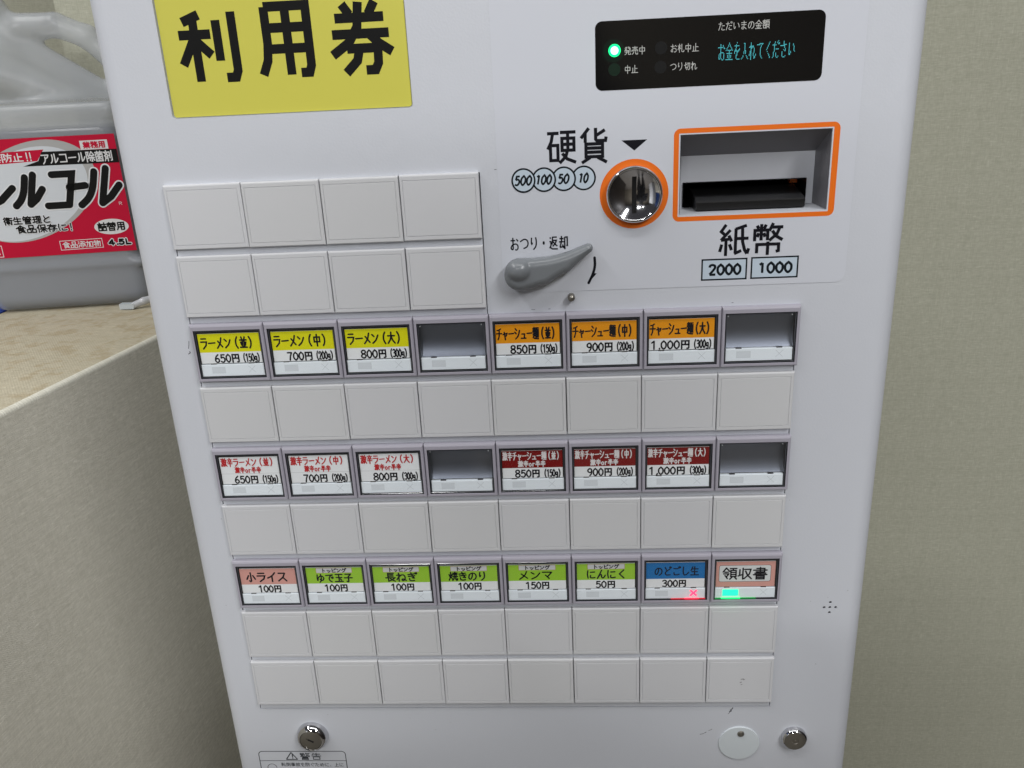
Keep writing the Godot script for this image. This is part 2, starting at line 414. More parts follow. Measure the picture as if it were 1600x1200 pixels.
func smin(a: float, b: float, k: float) -> float:
	var h := maxf(k - absf(a - b), 0.0) / k
	return minf(a, b) - h * h * k * 0.25

func cone_d(p: Vector3, a: Vector3, b: Vector3, ra: float, rb: float) -> float:
	var t := clampf((p - a).dot(b - a) / (b - a).length_squared(), 0.0, 1.0)
	return p.distance_to(a.lerp(b, t)) - lerpf(ra, rb, t)

func rbox_d(p: Vector3, c: Vector3, h: Vector3, r: float) -> float:
	var q := (p - c).abs() - h + Vector3(r, r, r)
	return q.max(Vector3.ZERO).length() + minf(maxf(q.x, maxf(q.y, q.z)), 0.0) - r

# ---------------------------------------------------------------- materials
func srgb(r: int, g: int, b: int) -> Color:
	return Color8(r, g, b)

func lin(r: int, g: int, b: int) -> Color:                     # for vertex colours
	return Color8(r, g, b).srgb_to_linear()

func mat(called: String, c: Color, rough := 0.5, metal := 0.0) -> StandardMaterial3D:
	var m := StandardMaterial3D.new()
	m.resource_name = called
	m.albedo_color = c
	m.roughness = rough
	m.metallic = metal
	M[called] = m
	return m

func noise(freq: float, sd: int, octaves := 3) -> FastNoiseLite:
	var n := FastNoiseLite.new()
	n.seed = sd
	n.frequency = freq
	n.fractal_octaves = octaves
	return n

func noise_tex(freq: float, sd: int, lo: float, hi: float, size := 512) -> NoiseTexture2D:
	var t := NoiseTexture2D.new()
	t.width = size; t.height = size; t.seamless = true
	t.noise = noise(freq, sd)
	var g := Gradient.new()
	g.set_color(0, Color(lo, lo, lo)); g.set_color(1, Color(hi, hi, hi))
	t.color_ramp = g
	return t

# woven cloth: every thread has a tone of its own and slubs along its length. Returns [colour, height]
func weave(sd: int, size: int, thread: int, c0: Color, c1: Color, across: float, stains := 0.0) -> Array:
	rng.seed = sd
	var count := size / thread
	var blocks := 90
	var rows := PackedFloat32Array()
	var cols := PackedFloat32Array()
	rows.resize(count * blocks); cols.resize(count * blocks)
	for i in count:
		var a := rng.randf() * 0.22
		var b := rng.randf() * 0.22
		for k in blocks:
			rows[i * blocks + k] = a + 0.55 * rng.randf() + (0.4 if rng.randf() < 0.04 else 0.0)
			cols[i * blocks + k] = b + 0.55 * rng.randf() + (0.4 if rng.randf() < 0.04 else 0.0)
	var blot := noise(0.012, sd + 5, 5)
	var fine := noise(0.06, sd + 6, 2)
	var img := Image.create(size, size, false, Image.FORMAT_RGB8)
	var hgt := Image.create(size, size, false, Image.FORMAT_RGB8)
	for y in size:
		var ti := (y / thread) % count
		var fy := float(y % thread) / thread
		var ry := sin((fy + 0.5 / thread) * PI)
		var bj := float(y) / size * blocks
		var j0 := int(bj) % blocks
		var j1 := (j0 + 1) % blocks
		var jf := bj - int(bj)
		for x in size:
			var tj := (x / thread) % count
			var fx := float(x % thread) / thread
			var rx := sin((fx + 0.5 / thread) * PI)
			var bi := float(x) / size * blocks
			var i0 := int(bi) % blocks
			var i1 := (i0 + 1) % blocks
			var f := bi - int(bi)
			var h := lerpf(rows[ti * blocks + i0], rows[ti * blocks + i1], f)
			var v := lerpf(cols[tj * blocks + j0], cols[tj * blocks + j1], jf)
			var over := (ti + tj) % 2 == 0
			var height := (ry if over else rx * across) * 0.6 + 0.4 * (h if over else v * across)
			var tone := clampf(h * (1.0 - across * 0.5) + v * across * 0.5, 0.0, 1.0)
			var c := c0.lerp(c1, tone)
			if stains > 0.0:
				var s := clampf((blot.get_noise_2d(x, y) + 0.25 * fine.get_noise_2d(x, y) - 0.02) * 2.4, 0.0, 1.0) * stains
				c = c.lerp(Color(c.r * 0.74, c.g * 0.62, c.b * 0.45), s)
			img.set_pixel(x, y, c)
			hgt.set_pixel(x, y, Color(height, height, height))
	return [ImageTexture.create_from_image(img), ImageTexture.create_from_image(hgt)]

func cloth(called: String, w: Array, relief: float, tile: float) -> StandardMaterial3D:
	var m := mat(called, Color.WHITE, 0.85)
	m.albedo_texture = w[0]
	m.heightmap_enabled = true
	m.heightmap_texture = w[1]
	m.heightmap_scale = relief
	m.uv1_scale = Vector3(1.0 / tile, 1.0 / tile, 1)
	m.metallic_specular = 0.25
	return m

func sheet(st: SurfaceTool, a: Vector3, u: Vector3, v: Vector3) -> void:     # metres, with uv in metres; u x v is the front
	var n := u.cross(v).normalized()
	var P := [a, a + u, a + u + v, a + v]
	var T := [Vector2(0, v.length()), Vector2(u.length(), v.length()), Vector2(u.length(), 0), Vector2(0, 0)]
	for i in [0, 2, 1, 0, 3, 2]:
		st.set_normal(n); st.set_uv(T[i]); st.add_vertex(P[i])

func cloth_box(st: SurfaceTool, a: Vector3, b: Vector3) -> void:
	var s := b - a
	sheet(st, Vector3(a.x, a.y, b.z), Vector3(s.x, 0, 0), Vector3(0, s.y, 0))
	sheet(st, Vector3(b.x, a.y, a.z), Vector3(-s.x, 0, 0), Vector3(0, s.y, 0))
	sheet(st, b - Vector3(0, s.y, 0), Vector3(0, 0, -s.z), Vector3(0, s.y, 0))
	sheet(st, a, Vector3(0, 0, s.z), Vector3(0, s.y, 0))
	sheet(st, Vector3(a.x, b.y, b.z), Vector3(s.x, 0, 0), Vector3(0, 0, -s.z))
	sheet(st, a, Vector3(s.x, 0, 0), Vector3(0, 0, s.z))

# ---------------------------------------------------------------- the scene
func _ready() -> void:
	rng.seed = 7
	# camera
	var cam := Camera3D.new()
	cam.name = "camera"
	cam.fov = 49.293
	cam.near = 0.02
	cam.far = 20.0
	cam.transform = Transform3D(Basis(Vector3(0.997785, -0.046733, -0.047347), Vector3(0.027808, 0.939539, -0.341312), Vector3(0.060435, 0.339239, 0.938757)), Vector3(0.043031, 0.227178, 0.472891))
	add_child(cam)
	cam.current = true
	# air and exposure
	var env := Environment.new()
	env.background_mode = Environment.BG_COLOR
	env.background_color = Color(0.27, 0.27, 0.28)
	env.background_energy_multiplier = 1.0
	env.tonemap_mode = Environment.TONE_MAPPER_LINEAR
	env.tonemap_exposure = 1.0
	env.sdfgi_enabled = true
	env.ssao_enabled = true
	env.ssil_enabled = true
	var we := WorldEnvironment.new()
	we.name = "environment"
	we.environment = env
	add_child(we)
	# ceiling lamps
	lamp(Vector3(0.15, 1.30, 0.55), Vector2(1.2, 0.14), 0.53, "long white ceiling lamp above the front of the ticket machine")
	lamp(Vector3(-0.38, 1.30, 2.50), Vector2(0.6, 0.14), 6.0, "long white ceiling lamp further back in the shop, behind the person")
	lamp(Vector3(0.98, 1.30, 1.45), Vector2(0.14, 1.2), 2.6, "white ceiling lamp to the right, beside the dark cabinet")
	lamp(Vector3(-0.85, 1.30, 0.35), Vector2(0.14, 1.2), 1.0, "white ceiling lamp above the ledge with the jug")

	materials()
	setting()
	machine = node("ticket_vending_machine", self)
	tag(machine, "white ticket vending machine with rows of menu buttons, coin slot and yellow sign", "vending machine")
	await cabinet()
	sign_plate()
	control_panel()
	buttons()
	lower_fittings()
	jug()
	small_things()

func lamp(at: Vector3, size: Vector2, energy: float, label: String) -> void:
	var o := Node3D.new()
	o.name = "ceiling_lamp"
	o.position = at
	add_child(o, true)
	tag(o, label, "lamp")
	var st := begin()
	var s := Vector3(size.x * 500 + 15, 0, size.y * 500 + 15)
	box(st, Vector3(-s.x, 6, -s.z), Vector3(s.x, 50, s.z))
	put(st, "housing", mat("lamp_housing", srgb(225, 225, 225), 0.5), o)
	st = begin()
	box(st, Vector3(-size.x * 500, 0, -size.y * 500), Vector3(size.x * 500, 5, size.y * 500))
	var g := mat("lamp_glow", srgb(255, 255, 250), 0.5)
	g.emission_enabled = true
	g.emission = Color(1.0, 0.99, 0.96)
	g.emission_energy_multiplier = 1.6
	put(st, "diffuser", g, o)
	var l := AreaLight3D.new()
	l.name = "light"
	l.area_size = size
	l.area_normalize_energy = true
	l.light_energy = energy
	l.light_color = Color(1.0, 1.0, 1.0)
	l.shadow_enabled = true
	l.area_range = 8.0
	l.area_attenuation = 2.0
	l.rotation.x = -PI / 2
	l.position = Vector3(0, -0.004, 0)
	o.add_child(l)

func materials() -> void:
	var paint := mat("white_paint", srgb(204, 207, 214), 0.42)
	paint.heightmap_enabled = true
	paint.heightmap_texture = noise_tex(0.09, 3, 0.0, 1.0)
	paint.heightmap_scale = 0.004
	paint.roughness = 1.0
	paint.roughness_texture = noise_tex(0.012, 21, 0.32, 0.56)
	paint.uv1_triplanar = true
	paint.uv1_scale = Vector3(12, 12, 12)
	var pl := mat("plate_plastic", srgb(206, 207, 210), 0.5)
	pl.heightmap_enabled = true
	pl.heightmap_texture = noise_tex(0.2, 8, 0.0, 1.0)
	pl.heightmap_scale = 0.003
	pl.uv1_triplanar = true
	pl.uv1_scale = Vector3(20, 20, 20)
	var tints := [srgb(207, 208, 211), srgb(206, 207, 209), srgb(205, 206, 209)]
	for i in 3:
		var pm := pl.duplicate() as StandardMaterial3D
		pm.resource_name = "plate_plastic_tint"
		pm.albedo_color = tints[i]
		pm.roughness = [0.5, 0.42, 0.58][i]
		M["plate_%d" % i] = pm
	mat("film", srgb(208, 211, 219), 0.28)
	mat("frame_plastic", srgb(166, 163, 174), 0.42)
	mat("black_plastic", srgb(22, 22, 24), 0.35)
	mat("black_gloss", srgb(14, 14, 15), 0.12)
	var ink := mat("print", Color.WHITE, 0.6)
	ink.metallic_specular = 0.25
	ink.vertex_color_use_as_albedo = true
	var card := mat("card_print", Color.WHITE, 0.55)
	card.metallic_specular = 0.2
	card.vertex_color_use_as_albedo = true
	mat("lamp_window", srgb(236, 244, 250), 0.35)
	mat("satin_backing", srgb(122, 128, 140), 0.40, 0.9)
	var pane := mat("clear_cover", Color(1, 1, 1, 0.012), 0.06)
	pane.metallic_specular = 0.45
	pane.transparency = BaseMaterial3D.TRANSPARENCY_ALPHA
	mat("orange_print", srgb(236, 112, 20), 0.4)
	mat("yellow_acrylic", srgb(208, 203, 88), 0.25)
	mat("chrome", srgb(205, 205, 208), 0.06, 1.0)
	mat("worn_chrome", srgb(196, 196, 200), 0.09, 1.0)
	mat("dark_steel", srgb(140, 136, 128), 0.38, 0.85)
	mat("grey_plastic", srgb(122, 126, 130), 0.27)
	mat("white_plastic", srgb(208, 215, 219), 0.4)
	glow("green_glow", Color(0.10, 1.0, 0.62), 1.6)
	glow("green_led", Color(0.02, 0.95, 0.52), 1.1)
	glow("led_core", Color(0.75, 1.0, 0.95), 2.2)
	glow("red_glow", Color(1.0, 0.24, 0.40), 1.7)
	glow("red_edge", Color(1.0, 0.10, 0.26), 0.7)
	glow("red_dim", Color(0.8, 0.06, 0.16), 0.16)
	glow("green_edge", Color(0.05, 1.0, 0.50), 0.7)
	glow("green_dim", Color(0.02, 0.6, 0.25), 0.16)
	glow("cyan_dots", Color(0.30, 0.74, 0.78), 0.55)
	mat("dark_liner", srgb(118, 116, 120), 0.45)
	var linen := weave(11, 1024, 3, srgb(172, 172, 154), srgb(206, 206, 190), 0.85)
	cloth("linen_wall", linen, 0.05, 0.33)
	var top := weave(23, 1024, 4, srgb(178, 170, 148), srgb(210, 202, 180), 0.6, 0.22)
	cloth("ledge_top_cloth", top, 0.05, 0.36)
	var side := weave(31, 1024, 3, srgb(198, 194, 179), srgb(240, 236, 223), 0.6)
	cloth("ledge_side_cloth", side, 0.05, 0.32)
	cloth("pale_edge_cloth", weave(41, 256, 4, srgb(206, 203, 188), srgb(240, 238, 226), 0.6), 0.05, 0.08)  # worn edge; the light it catches is put into the paler colour
	mat("floor_tile", srgb(104, 99, 92), 0.5)

func glow(called: String, c: Color, power: float) -> void:
	var m := mat(called, c, 0.4)
	m.emission_enabled = true
	m.emission = c
	m.emission_energy_multiplier = power

func setting() -> void:
	var st := begin()
	sheet(st, Vector3(-4, -1.1, 4), Vector3(8, 0, 0), Vector3(0, 0, -8))
	var fl := put(st, "floor", M.floor_tile, self)
	tag(fl, "grey floor in front of the machine", "", "", "structure")
	st = begin()
	cloth_box(st, Vector3(-0.5315, -1.1, -0.66), Vector3(1.5, 1.5, -0.56))
	var w := put(st, "linen_wall", M.linen_wall, self)
	tag(w, "beige linen covered wall standing behind the ticket machine", "wall")
	st = begin()
	cloth_box(st, Vector3(-2.2, -1.1, -1.05), Vector3(-0.4, 1.5, -0.95))
	w = put(st, "alcove_wall", M.linen_wall, self)
	tag(w, "darker beige wall set further back, beyond the jug handle at top left", "wall")
	# what the chrome mirrors and what shades the front: the shop behind the camera and the person taking the picture
	st = begin()
	box(st, Vector3(-4000, -1100, 3600), Vector3(4000, 1500, 3700))
	w = put(st, "shop_wall", mat("dark_wall", srgb(122, 114, 100), 0.7), self)
	tag(w, "brown shop wall behind the person, seen only in the chrome", "wall")
	st = begin()
	box(st, Vector3(1080, -1100, 250), Vector3(1500, 950, 1900))
	w = put(st, "dark_cabinet", mat("dark_wood", srgb(42, 36, 32), 0.4), self)
	tag(w, "tall dark cabinet right of the person, mirrored in the coin slot", "cabinet")
	st = begin()
	box(st, Vector3(-1750, -1100, 1500), Vector3(-1150, 700, 2000))
	w = put(st, "white_refrigerator", mat("white_enamel", srgb(215, 218, 220), 0.3), self)
	tag(w, "white upright refrigerator left of the person, mirrored in the coin slot", "refrigerator")
	st = begin()
	box(st, Vector3(-1430, -900, 500), Vector3(-1400, 900, 1400))
	w = put(st, "blue_curtain", mat("blue_fabric", srgb(30, 62, 120), 0.8), self)
	tag(w, "blue curtain hanging at the left of the person, mirrored in the coin slot", "curtain")
	photographer()
	# the fabric covered ledge: its long side runs back at 8.9 degrees past the machine
	var ledge := Node3D.new()
	ledge.name = "fabric_ledge"
	ledge.position = Vector3(-0.3706, -1.1, -0.080)
	ledge.rotation.y = -deg_to_rad(8.86)
	add_child(ledge)
	tag(ledge, "low ledge covered in beige woven cloth, stained on top, left of the machine", "ledge")
	var h := 1.116
	var r := 0.004
	st = begin()
	sheet(st, Vector3(0, 0, 0.62), Vector3(0, 0, -1.08), Vector3(0, h - r, 0))
	put(st, "side_panel", M.ledge_side_cloth, ledge)
	st = begin()
	sheet(st, Vector3(-0.75, h, 0.62), Vector3(0.75 - r, 0, 0), Vector3(0, 0, -1.08))
	put(st, "top_panel", M.ledge_top_cloth, ledge)
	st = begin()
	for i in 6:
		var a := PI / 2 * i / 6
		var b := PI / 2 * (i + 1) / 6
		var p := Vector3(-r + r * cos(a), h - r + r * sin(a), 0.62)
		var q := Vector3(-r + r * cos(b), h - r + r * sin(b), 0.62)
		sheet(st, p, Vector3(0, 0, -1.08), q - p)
	put(st, "rounded_edge", M.pale_edge_cloth, ledge)

func cabinet() -> void:
	# front outline in plan, with rounded vertical edges, extruded downwards; openings cut by CSG and baked into one mesh
	var body := CSGCombiner3D.new()
	var plan := CSGPolygon3D.new()
	var R := 11.0
	var pts := PackedVector2Array()
	for k in 15:
		var a := PI - PI / 2 * k / 14
		pts.append(Vector2(-206 + R + R * cos(a), FACE - R + R * sin(a)) * MM)
	for k in 15:
		var a := PI / 2 - PI / 2 * k / 14
		pts.append(Vector2(237 - R + R * cos(a), FACE - R + R * sin(a)) * MM)
	pts.append(Vector2(237, -330) * MM)
	pts.append(Vector2(-206, -330) * MM)
	plan.polygon = pts
	plan.mode = CSGPolygon3D.MODE_DEPTH
	plan.depth = 1.55
	plan.rotation.x = PI / 2
	plan.position.y = -1.05
	body.add_child(plan)
	var cut := func(a: Vector3, b: Vector3):
		var c := CSGBox3D.new()
		c.operation = CSGShape3D.OPERATION_SUBTRACTION
		c.size = (b - a) * MM
		c.position = (a + b) * 0.5 * MM
		body.add_child(c)
	cut.call(Vector3(-179.9, -187.2, -34), Vector3(179.9, 99.5, 5))
	cut.call(Vector3(-179.9, 99.0, -34), Vector3(0.3, 180.9, 5))
	cut.call(Vector3(116, 152.9, -75), Vector3(187, 167.3, -28))
	var prism := func(p: PackedVector2Array, depth: float, sideways: bool, at: Vector3):
		var c := CSGPolygon3D.new()
		c.operation = CSGShape3D.OPERATION_SUBTRACTION
		for i in p.size(): p[i] *= MM
		c.polygon = p
		c.depth = depth * MM
		if sideways: c.rotation.y = PI / 2
		c.position = at * MM
		body.add_child(c)
	prism.call(PackedVector2Array([Vector2(-2, 152.6), Vector2(30, 152.6), Vector2(30, 182.5), Vector2(3, 195.8), Vector2(-2, 195.8)]), 80.7, true, Vector3(191.2, 0, 0))
	prism.call(round_rect(-168.2, 216.6, -34.0, 480, 2.0), 20.0, false, Vector3(0, 0, 15.0))
	for p: Vector2 in [Vector2(0, 0), Vector2(3.7, 0), Vector2(-3.7, 0), Vector2(0, 3.9), Vector2(0, -3.9)]:
		prism.call(circle(p + Vector2(214.1, -107), 0.95, 14), 8.0, false, Vector3(0, 0, 2))
	body.material_override = M.white_paint
	add_child(body)
	await get_tree().process_frame
	await get_tree().process_frame
	var o := MeshInstance3D.new()
	o.name = "cabinet"
	o.mesh = body.bake_static_mesh()
	o.material_override = M.white_paint
	machine.add_child(o)
	remove_child(body)
	body.free()
	# strips between the rows of plates, a hair shorter than their opening
	var st: SurfaceTool
	for row in range(1, 10):
		var y1 := (5 - row) * ROW - 17.2
		var y0 := (5 - row - 1) * ROW + 17.2
		if row == 9: y0 = -186.5
		st = begin()
		var x1 := -0.3 if row < 2 else 179.3
		slab(st, round_rect(-179.3, y0, x1 if row != 2 else 179.3, y1 if row != 2 else y1, 0.3, 1), -6.0, FACE - (0.35 if row == 7 else 0.05))
		if row == 2:
			st = begin()
			slab(st, round_rect(-179.3, y0, -0.2, y1, 0.3, 1), -6.0, FACE - 0.05)
		put(st, "filler_strip", M.white_paint, machine)
	for p: Vector2 in [Vector2(0, 0), Vector2(3.7, 0), Vector2(-3.7, 0), Vector2(0, 3.9), Vector2(0, -3.9)]:
		st = begin()
		slab(st, circle(p + Vector2(214.1, -107), 0.9, 14), FACE - 4.5, FACE - 0.7)
		put(st, "speaker_hole", M.black_plastic, machine)
	# scuffs and specks on the paint
	st = begin()
	var z := FACE + 0.02
	var dark := lin(88, 88, 94)
	st.set_color(dark)
	for s in [[153, -190.2, 154.6, -188.2, 0.7], [152.6, -191.5, 153.6, -190.6, 0.9], [151.6, -193.4, 152.7, -191.8, 0.35], [132.8, -211.2, 135.5, -210.4, 0.4], [135.9, -209.9, 136.9, -209.2, 0.45], [138.6, -208, 141, -206.6, 0.3], [-183.4, 84, -182.4, 88.5, 0.35], [-184, 80.5, -183, 82, 0.5], [8.6, 181.9, 9.6, 182.0, 0.3], [26, 101.2, 28, 101.2, 0.25], [36, 101.3, 37, 101.3, 0.3], [166, -127.5, 167, -127.5, 0.3], [141.8, 101.4, 142.6, 101.4, 0.3]]:
		z = ribbon(st, PackedVector2Array([Vector2(s[0], s[1]), Vector2((s[0] + s[2]) / 2 + s[4] * 0.4, (s[1] + s[3]) / 2), Vector2(s[2], s[3])]), s[4], z)
	st.set_color(lin(150, 150, 152))
	for i in 60:
		var p := Vector2(rng.randf_range(-195, 228), rng.randf_range(-230, 270))
		if p.x > -181 and p.x < 181 and p.y > -188 and p.y < 101 or p.x < 1 and p.y > 0 or p.x > 8 and p.y > 100: continue
		ribbon(st, PackedVector2Array([p, p + Vector2(0.2, rng.randf_range(-0.2, 0.2))]), rng.randf_range(0.25, 0.45), FACE + 0.02)
	put(st, "scuff_marks", M.print, machine).set_meta("kind", "stuff")

func sign_plate() -> void:
	var st := begin()
	var p := round_rect(-167.6, 217.2, -34.6, 470, 1.6)
	slab(st, p, FACE - 4.5, FACE - 1.2)
	var s := put(st, "sign_plate", M.yellow_acrylic, machine)
	s.set_meta("label", "yellow acrylic sign with black lettering")
	for q in [["利", -159.8, -123.4, 271.5, 234.0], ["用", -115.6, -82.6, 274.5, 234.4], ["券", -77.2, -40.9, 272.0, 234.2]]:
		st = begin()
		st.set_color(lin(26, 27, 26))
		letter(st, q[0], q[1], q[2], q[3], q[4], 4.8, FACE - 1.15, false)
		put(st, "lettering", M.print, s)

func control_panel() -> void:
	# printed film over the upper right of the front, with a window cut for the note slot
	var z := FACE + 0.22
	var st := begin()
	var out := round_rect(10.2, 111.6, 204.5, 460, 5.5)
	var hole := PackedVector2Array([Vector2(110.4, 152.5), Vector2(191.3, 152.5), Vector2(191.3, 195.9), Vector2(110.4, 195.9)])
	skirt(st, out, FACE - 0.05, out, z)
	# the film as five pieces round the window
	for q in [[10.2, 117.1, 110.4, 455.0], [191.3, 117.1, 204.5, 455.0], [110.4, 117.1, 191.3, 152.5], [110.4, 195.9, 191.3, 455.0]]:
		quad(st, Vector3(q[0], q[1], z), Vector3(q[2], q[1], z), Vector3(q[2], q[3], z), Vector3(q[0], q[3], z))
	var low := PackedVector2Array([Vector2(10.2, 117.1)])
	for v in out:
		if v.y <= 117.1 + 1e-3: low.append(v)
	var lowest := round_rect(10.2, 111.6, 204.5, 460, 5.5)
	var bottom := PackedVector2Array()
	for k in range(21, 28): bottom.append(lowest[k])
	for k in range(0, 7): bottom.append(lowest[k])
	face(st, bottom, z)
	put(st, "control_film", M.film, machine)
	# black display window
	st = begin()
	slab(st, round_rect(65, 220.4, 183.2, 254.6, 3.6), z, z + 0.12)
	var d := put(st, "display_window", M.black_gloss, machine)
	var zd := z + 0.14
	st = begin()
	st.set_color(lin(196, 196, 192))
	letter(st, "発売中", 80.2, 91.3, 241.8, 237.6, 0.30, zd)
	letter(st, "中止", 80.2, 87.4, 232.6, 228.4, 0.30, zd)
	letter(st, "お札中止", 104.2, 119.0, 241.8, 237.5, 0.30, zd)
	letter(st, "つり切れ", 104.2, 118.4, 232.8, 228.5, 0.30, zd)
	letter(st, "ただいまの金額", 128.6, 154.8, 251.3, 246.9, 0.30, zd)
	put(st, "lettering", M.print, d)
	for i in 4:
		var c := [Vector2(75.1, 240.1), Vector2(75.0, 230.7), Vector2(99.4, 240.2), Vector2(99.2, 230.8)][i] as Vector2
		st = begin()
		st.set_color(lin(25, 42, 32) if i == 1 else lin(29, 29, 33))
		slab(st, circle(c, 3.2, 32), zd - 0.02, zd + 0.03)
		var o := put(st, "status_lamp", M.green_led if i == 0 else M.print, d)
		if i == 0:
			st = begin()
			slab(st, circle(c, 2.0, 32), zd + 0.02, zd + 0.06)
			put(st, "lamp_core", M.led_core, o)
		if i == 0: o.set_meta("label", "lit green status lamp")
	bulb(Vector3(75.1, 240.1, zd + 4.0), Color(0.3, 1.0, 0.75), 0.00002, d)
	# fluorescent dot characters: each stroke sampled on the cells of the display
	st = begin()
	var cell := 0.42
	var words := "お金を入れてください"
	var x0 := 129.0
	for n in words.length():
		var ss := strokes_of(words[n])
		for j in 18:
			for i in 9:
				var q := Vector2((i + 0.5) / 9.0 * 100.0, (j + 0.5) / 18.0 * 100.0)
				var near := 1e9
				for s: PackedVector2Array in ss:
					for k in s.size() - 1:
						var g := Geometry2D.get_closest_point_to_segment(q, s[k], s[k + 1])
						near = minf(near, Vector2((q.x - g.x) * 0.09, (q.y - g.y) * 0.18).length())
				if near < 0.5:
					var a := Vector2(x0 + n * 4.0 + i * 0.41, 241.0 - j * 0.5)
					quad(st, Vector3(a.x, a.y - 0.36, zd), Vector3(a.x + 0.28, a.y - 0.36, zd), Vector3(a.x + 0.28, a.y, zd), Vector3(a.x, a.y, zd))
	put(st, "display_text", M.cyan_dots, d)
	# coin section
	for q in [["硬貨", 37.6, 72.0, 202.4, 182.6, 1.75], ["紙幣", 132.6, 169.2, 147.2, 128.2, 1.75], ["おつり・返却", 15.2, 48.2, 144.2, 136.0, 0.78]]:
		st = begin()
		st.set_color(lin(28, 28, 30))
		letter(st, q[0], q[1], q[2], q[3], q[4], q[5], z + 0.02, false)
		put(st, "lettering", M.print, machine)
	st = begin()
	st.set_color(lin(28, 28, 30))
	face(st, PackedVector2Array([Vector2(78.6, 194.4), Vector2(85.6, 188.8), Vector2(92.6, 194.4)]), z + 0.03)
	put(st, "triangle_mark", M.print, machine)
	st = begin()
	st.set_color(lin(28, 28, 30))
	ribbon(st, rounded(PackedVector2Array([Vector2(63.2, 130.6), Vector2(63.3, 126.0), Vector2(62.2, 121.4), Vector2(59.6, 116.0)])), 1.5, z + 0.02)
	face(st, PackedVector2Array([Vector2(59.9, 116.4), Vector2(64.3, 121.4), Vector2(61.9, 121.9)]), z + 0.04)
	put(st, "arrow_mark", M.print, machine)
	var words_of := ["10", "50", "100", "500"]
	for i in 4:
		var c := Vector2([57.8, 46.8, 35.8, 24.4][i], 175.3)
		st = begin()
		var zz := z + 0.02 + i * 0.05
		st.set_color(lin(28, 32, 38))
		face(st, circle(c, 6.75), zz)
		st.set_color(lin(194, 208, 220))
		face(st, circle(c, 5.8), zz + 0.012)
		st.set_color(lin(28, 32, 38))
		var hw: float = [2.9, 3.3, 4.6, 5.0][i]
		letter(st, words_of[i], c.x - hw - 0.4, c.x + hw - 0.9, c.y + 2.9, c.y - 2.8, 1.05, zz + 0.02, false, 0.2)
		put(st, "coin_mark", M.print, machine)
	for i in 2:
		var a := [Vector2(123.7, 114.9), Vector2(151.5, 115.0)][i] as Vector2
		var b := [Vector2(149.5, 127.4), Vector2(178.1, 127.6)][i] as Vector2
		st = begin()
		st.set_color(lin(26, 30, 38))
		face(st, PackedVector2Array([a, Vector2(b.x, a.y), b, Vector2(a.x, b.y)]), z + 0.02)
		st.set_color(lin(194, 208, 220))
		var e := Vector2(0.9, 0.9)
		face(st, PackedVector2Array([a + e, Vector2(b.x - e.x, a.y + e.y), b - e, Vector2(a.x + e.x, b.y - e.y)]), z + 0.032)
		st.set_color(lin(26, 30, 38))
		letter(st, ["2000", "1000"][i], a.x + 4.2, b.x - 3.4, b.y - 3.0, a.y + 2.9, 1.4, z + 0.04, false)
		put(st, "note_mark", M.print, machine)
	# coin slot
	var cc := Vector3(85.5, 165.5, 0)
	st = begin()
	band(st, circle(Vector2(85.5, 165.4), 19.0, 72), circle(Vector2(85.5, 165.4), 14.0, 72), z + 0.03)
	put(st, "orange_ring", M.orange_print, machine)
	var slot := node("coin_slot", machine)
	st = begin()
	lathe(st, cc, [Vector2(15.5, FACE), Vector2(15.6, 0.4), Vector2(15.3, 1.5), Vector2(14.8, 2.0), Vector2(14.2, 2.05), Vector2(13.7, 1.8), Vector2(13.4, 1.2)], 72)
	put(st, "bezel", M.chrome, slot)
	st = begin()
	var prof := []
	for k in 15:
		var a := k / 14.0
		prof.append(Vector2(13.5 * (1 - a), dish(13.5 * (1 - a))))
	lathe(st, cc, prof, 72)
	put(st, "dish", M.worn_chrome, slot)
	st = begin()
	for k in 20:
		var ya := lerpf(-10.3, 9.6, k / 20.0)
		var yb := lerpf(-10.3, 9.6, (k + 1) / 20.0)
		quad(st, cc + Vector3(-1.25, ya, dish(absf(ya)) + 0.12), cc + Vector3(1.25, ya, dish(absf(ya)) + 0.12), cc + Vector3(1.25, yb, dish(absf(yb)) + 0.12), cc + Vector3(-1.25, yb, dish(absf(yb)) + 0.12))
		for s in [-1.15, 1.15]:
			var p0 := cc + Vector3(s, ya, dish(absf(ya)) - 0.3)
			var p1 := cc + Vector3(s, yb, dish(absf(yb)) - 0.3)
			quad(st, p0, p1, p1 + Vector3(0, 0, 0.42), p0 + Vector3(0, 0, 0.42))
	put(st, "coin_slit", mat("slot_void", srgb(6, 6, 6), 0.95), slot)
	# note slot
	st = begin()
	band(st, round_rect(106.9, 149.2, 195.3, 199.2, 3.6), round_rect(111.0, 153.2, 191.0, 195.3, 0.3), z + 0.03)
	var inner := round_rect(110.7, 152.9, 190.9, 195.5, 0.3)
	st = begin()
	band(st, round_rect(106.9, 149.2, 195.3, 199.2, 3.6), round_rect(109.7, 151.8, 192.0, 196.6, 0.4), z + 0.03)
	put(st, "orange_border", M.orange_print, machine)
	var mouth := node("note_slot", machine)
	st = begin()
	quad(st, Vector3(110.7, 182.3, -29.8), Vector3(190.9, 182.3, -29.8), Vector3(190.9, 195.5, -3.2), Vector3(110.7, 195.5, -3.2))
	for x in [110.8, 190.9]:
		face_x(st, x, PackedVector2Array([Vector2(152.9, -3.2), Vector2(152.9, -29.9), Vector2(182.2, -29.9), Vector2(195.4, -3.3)]))
	put(st, "liner", M.dark_liner, mouth)
	st = begin()
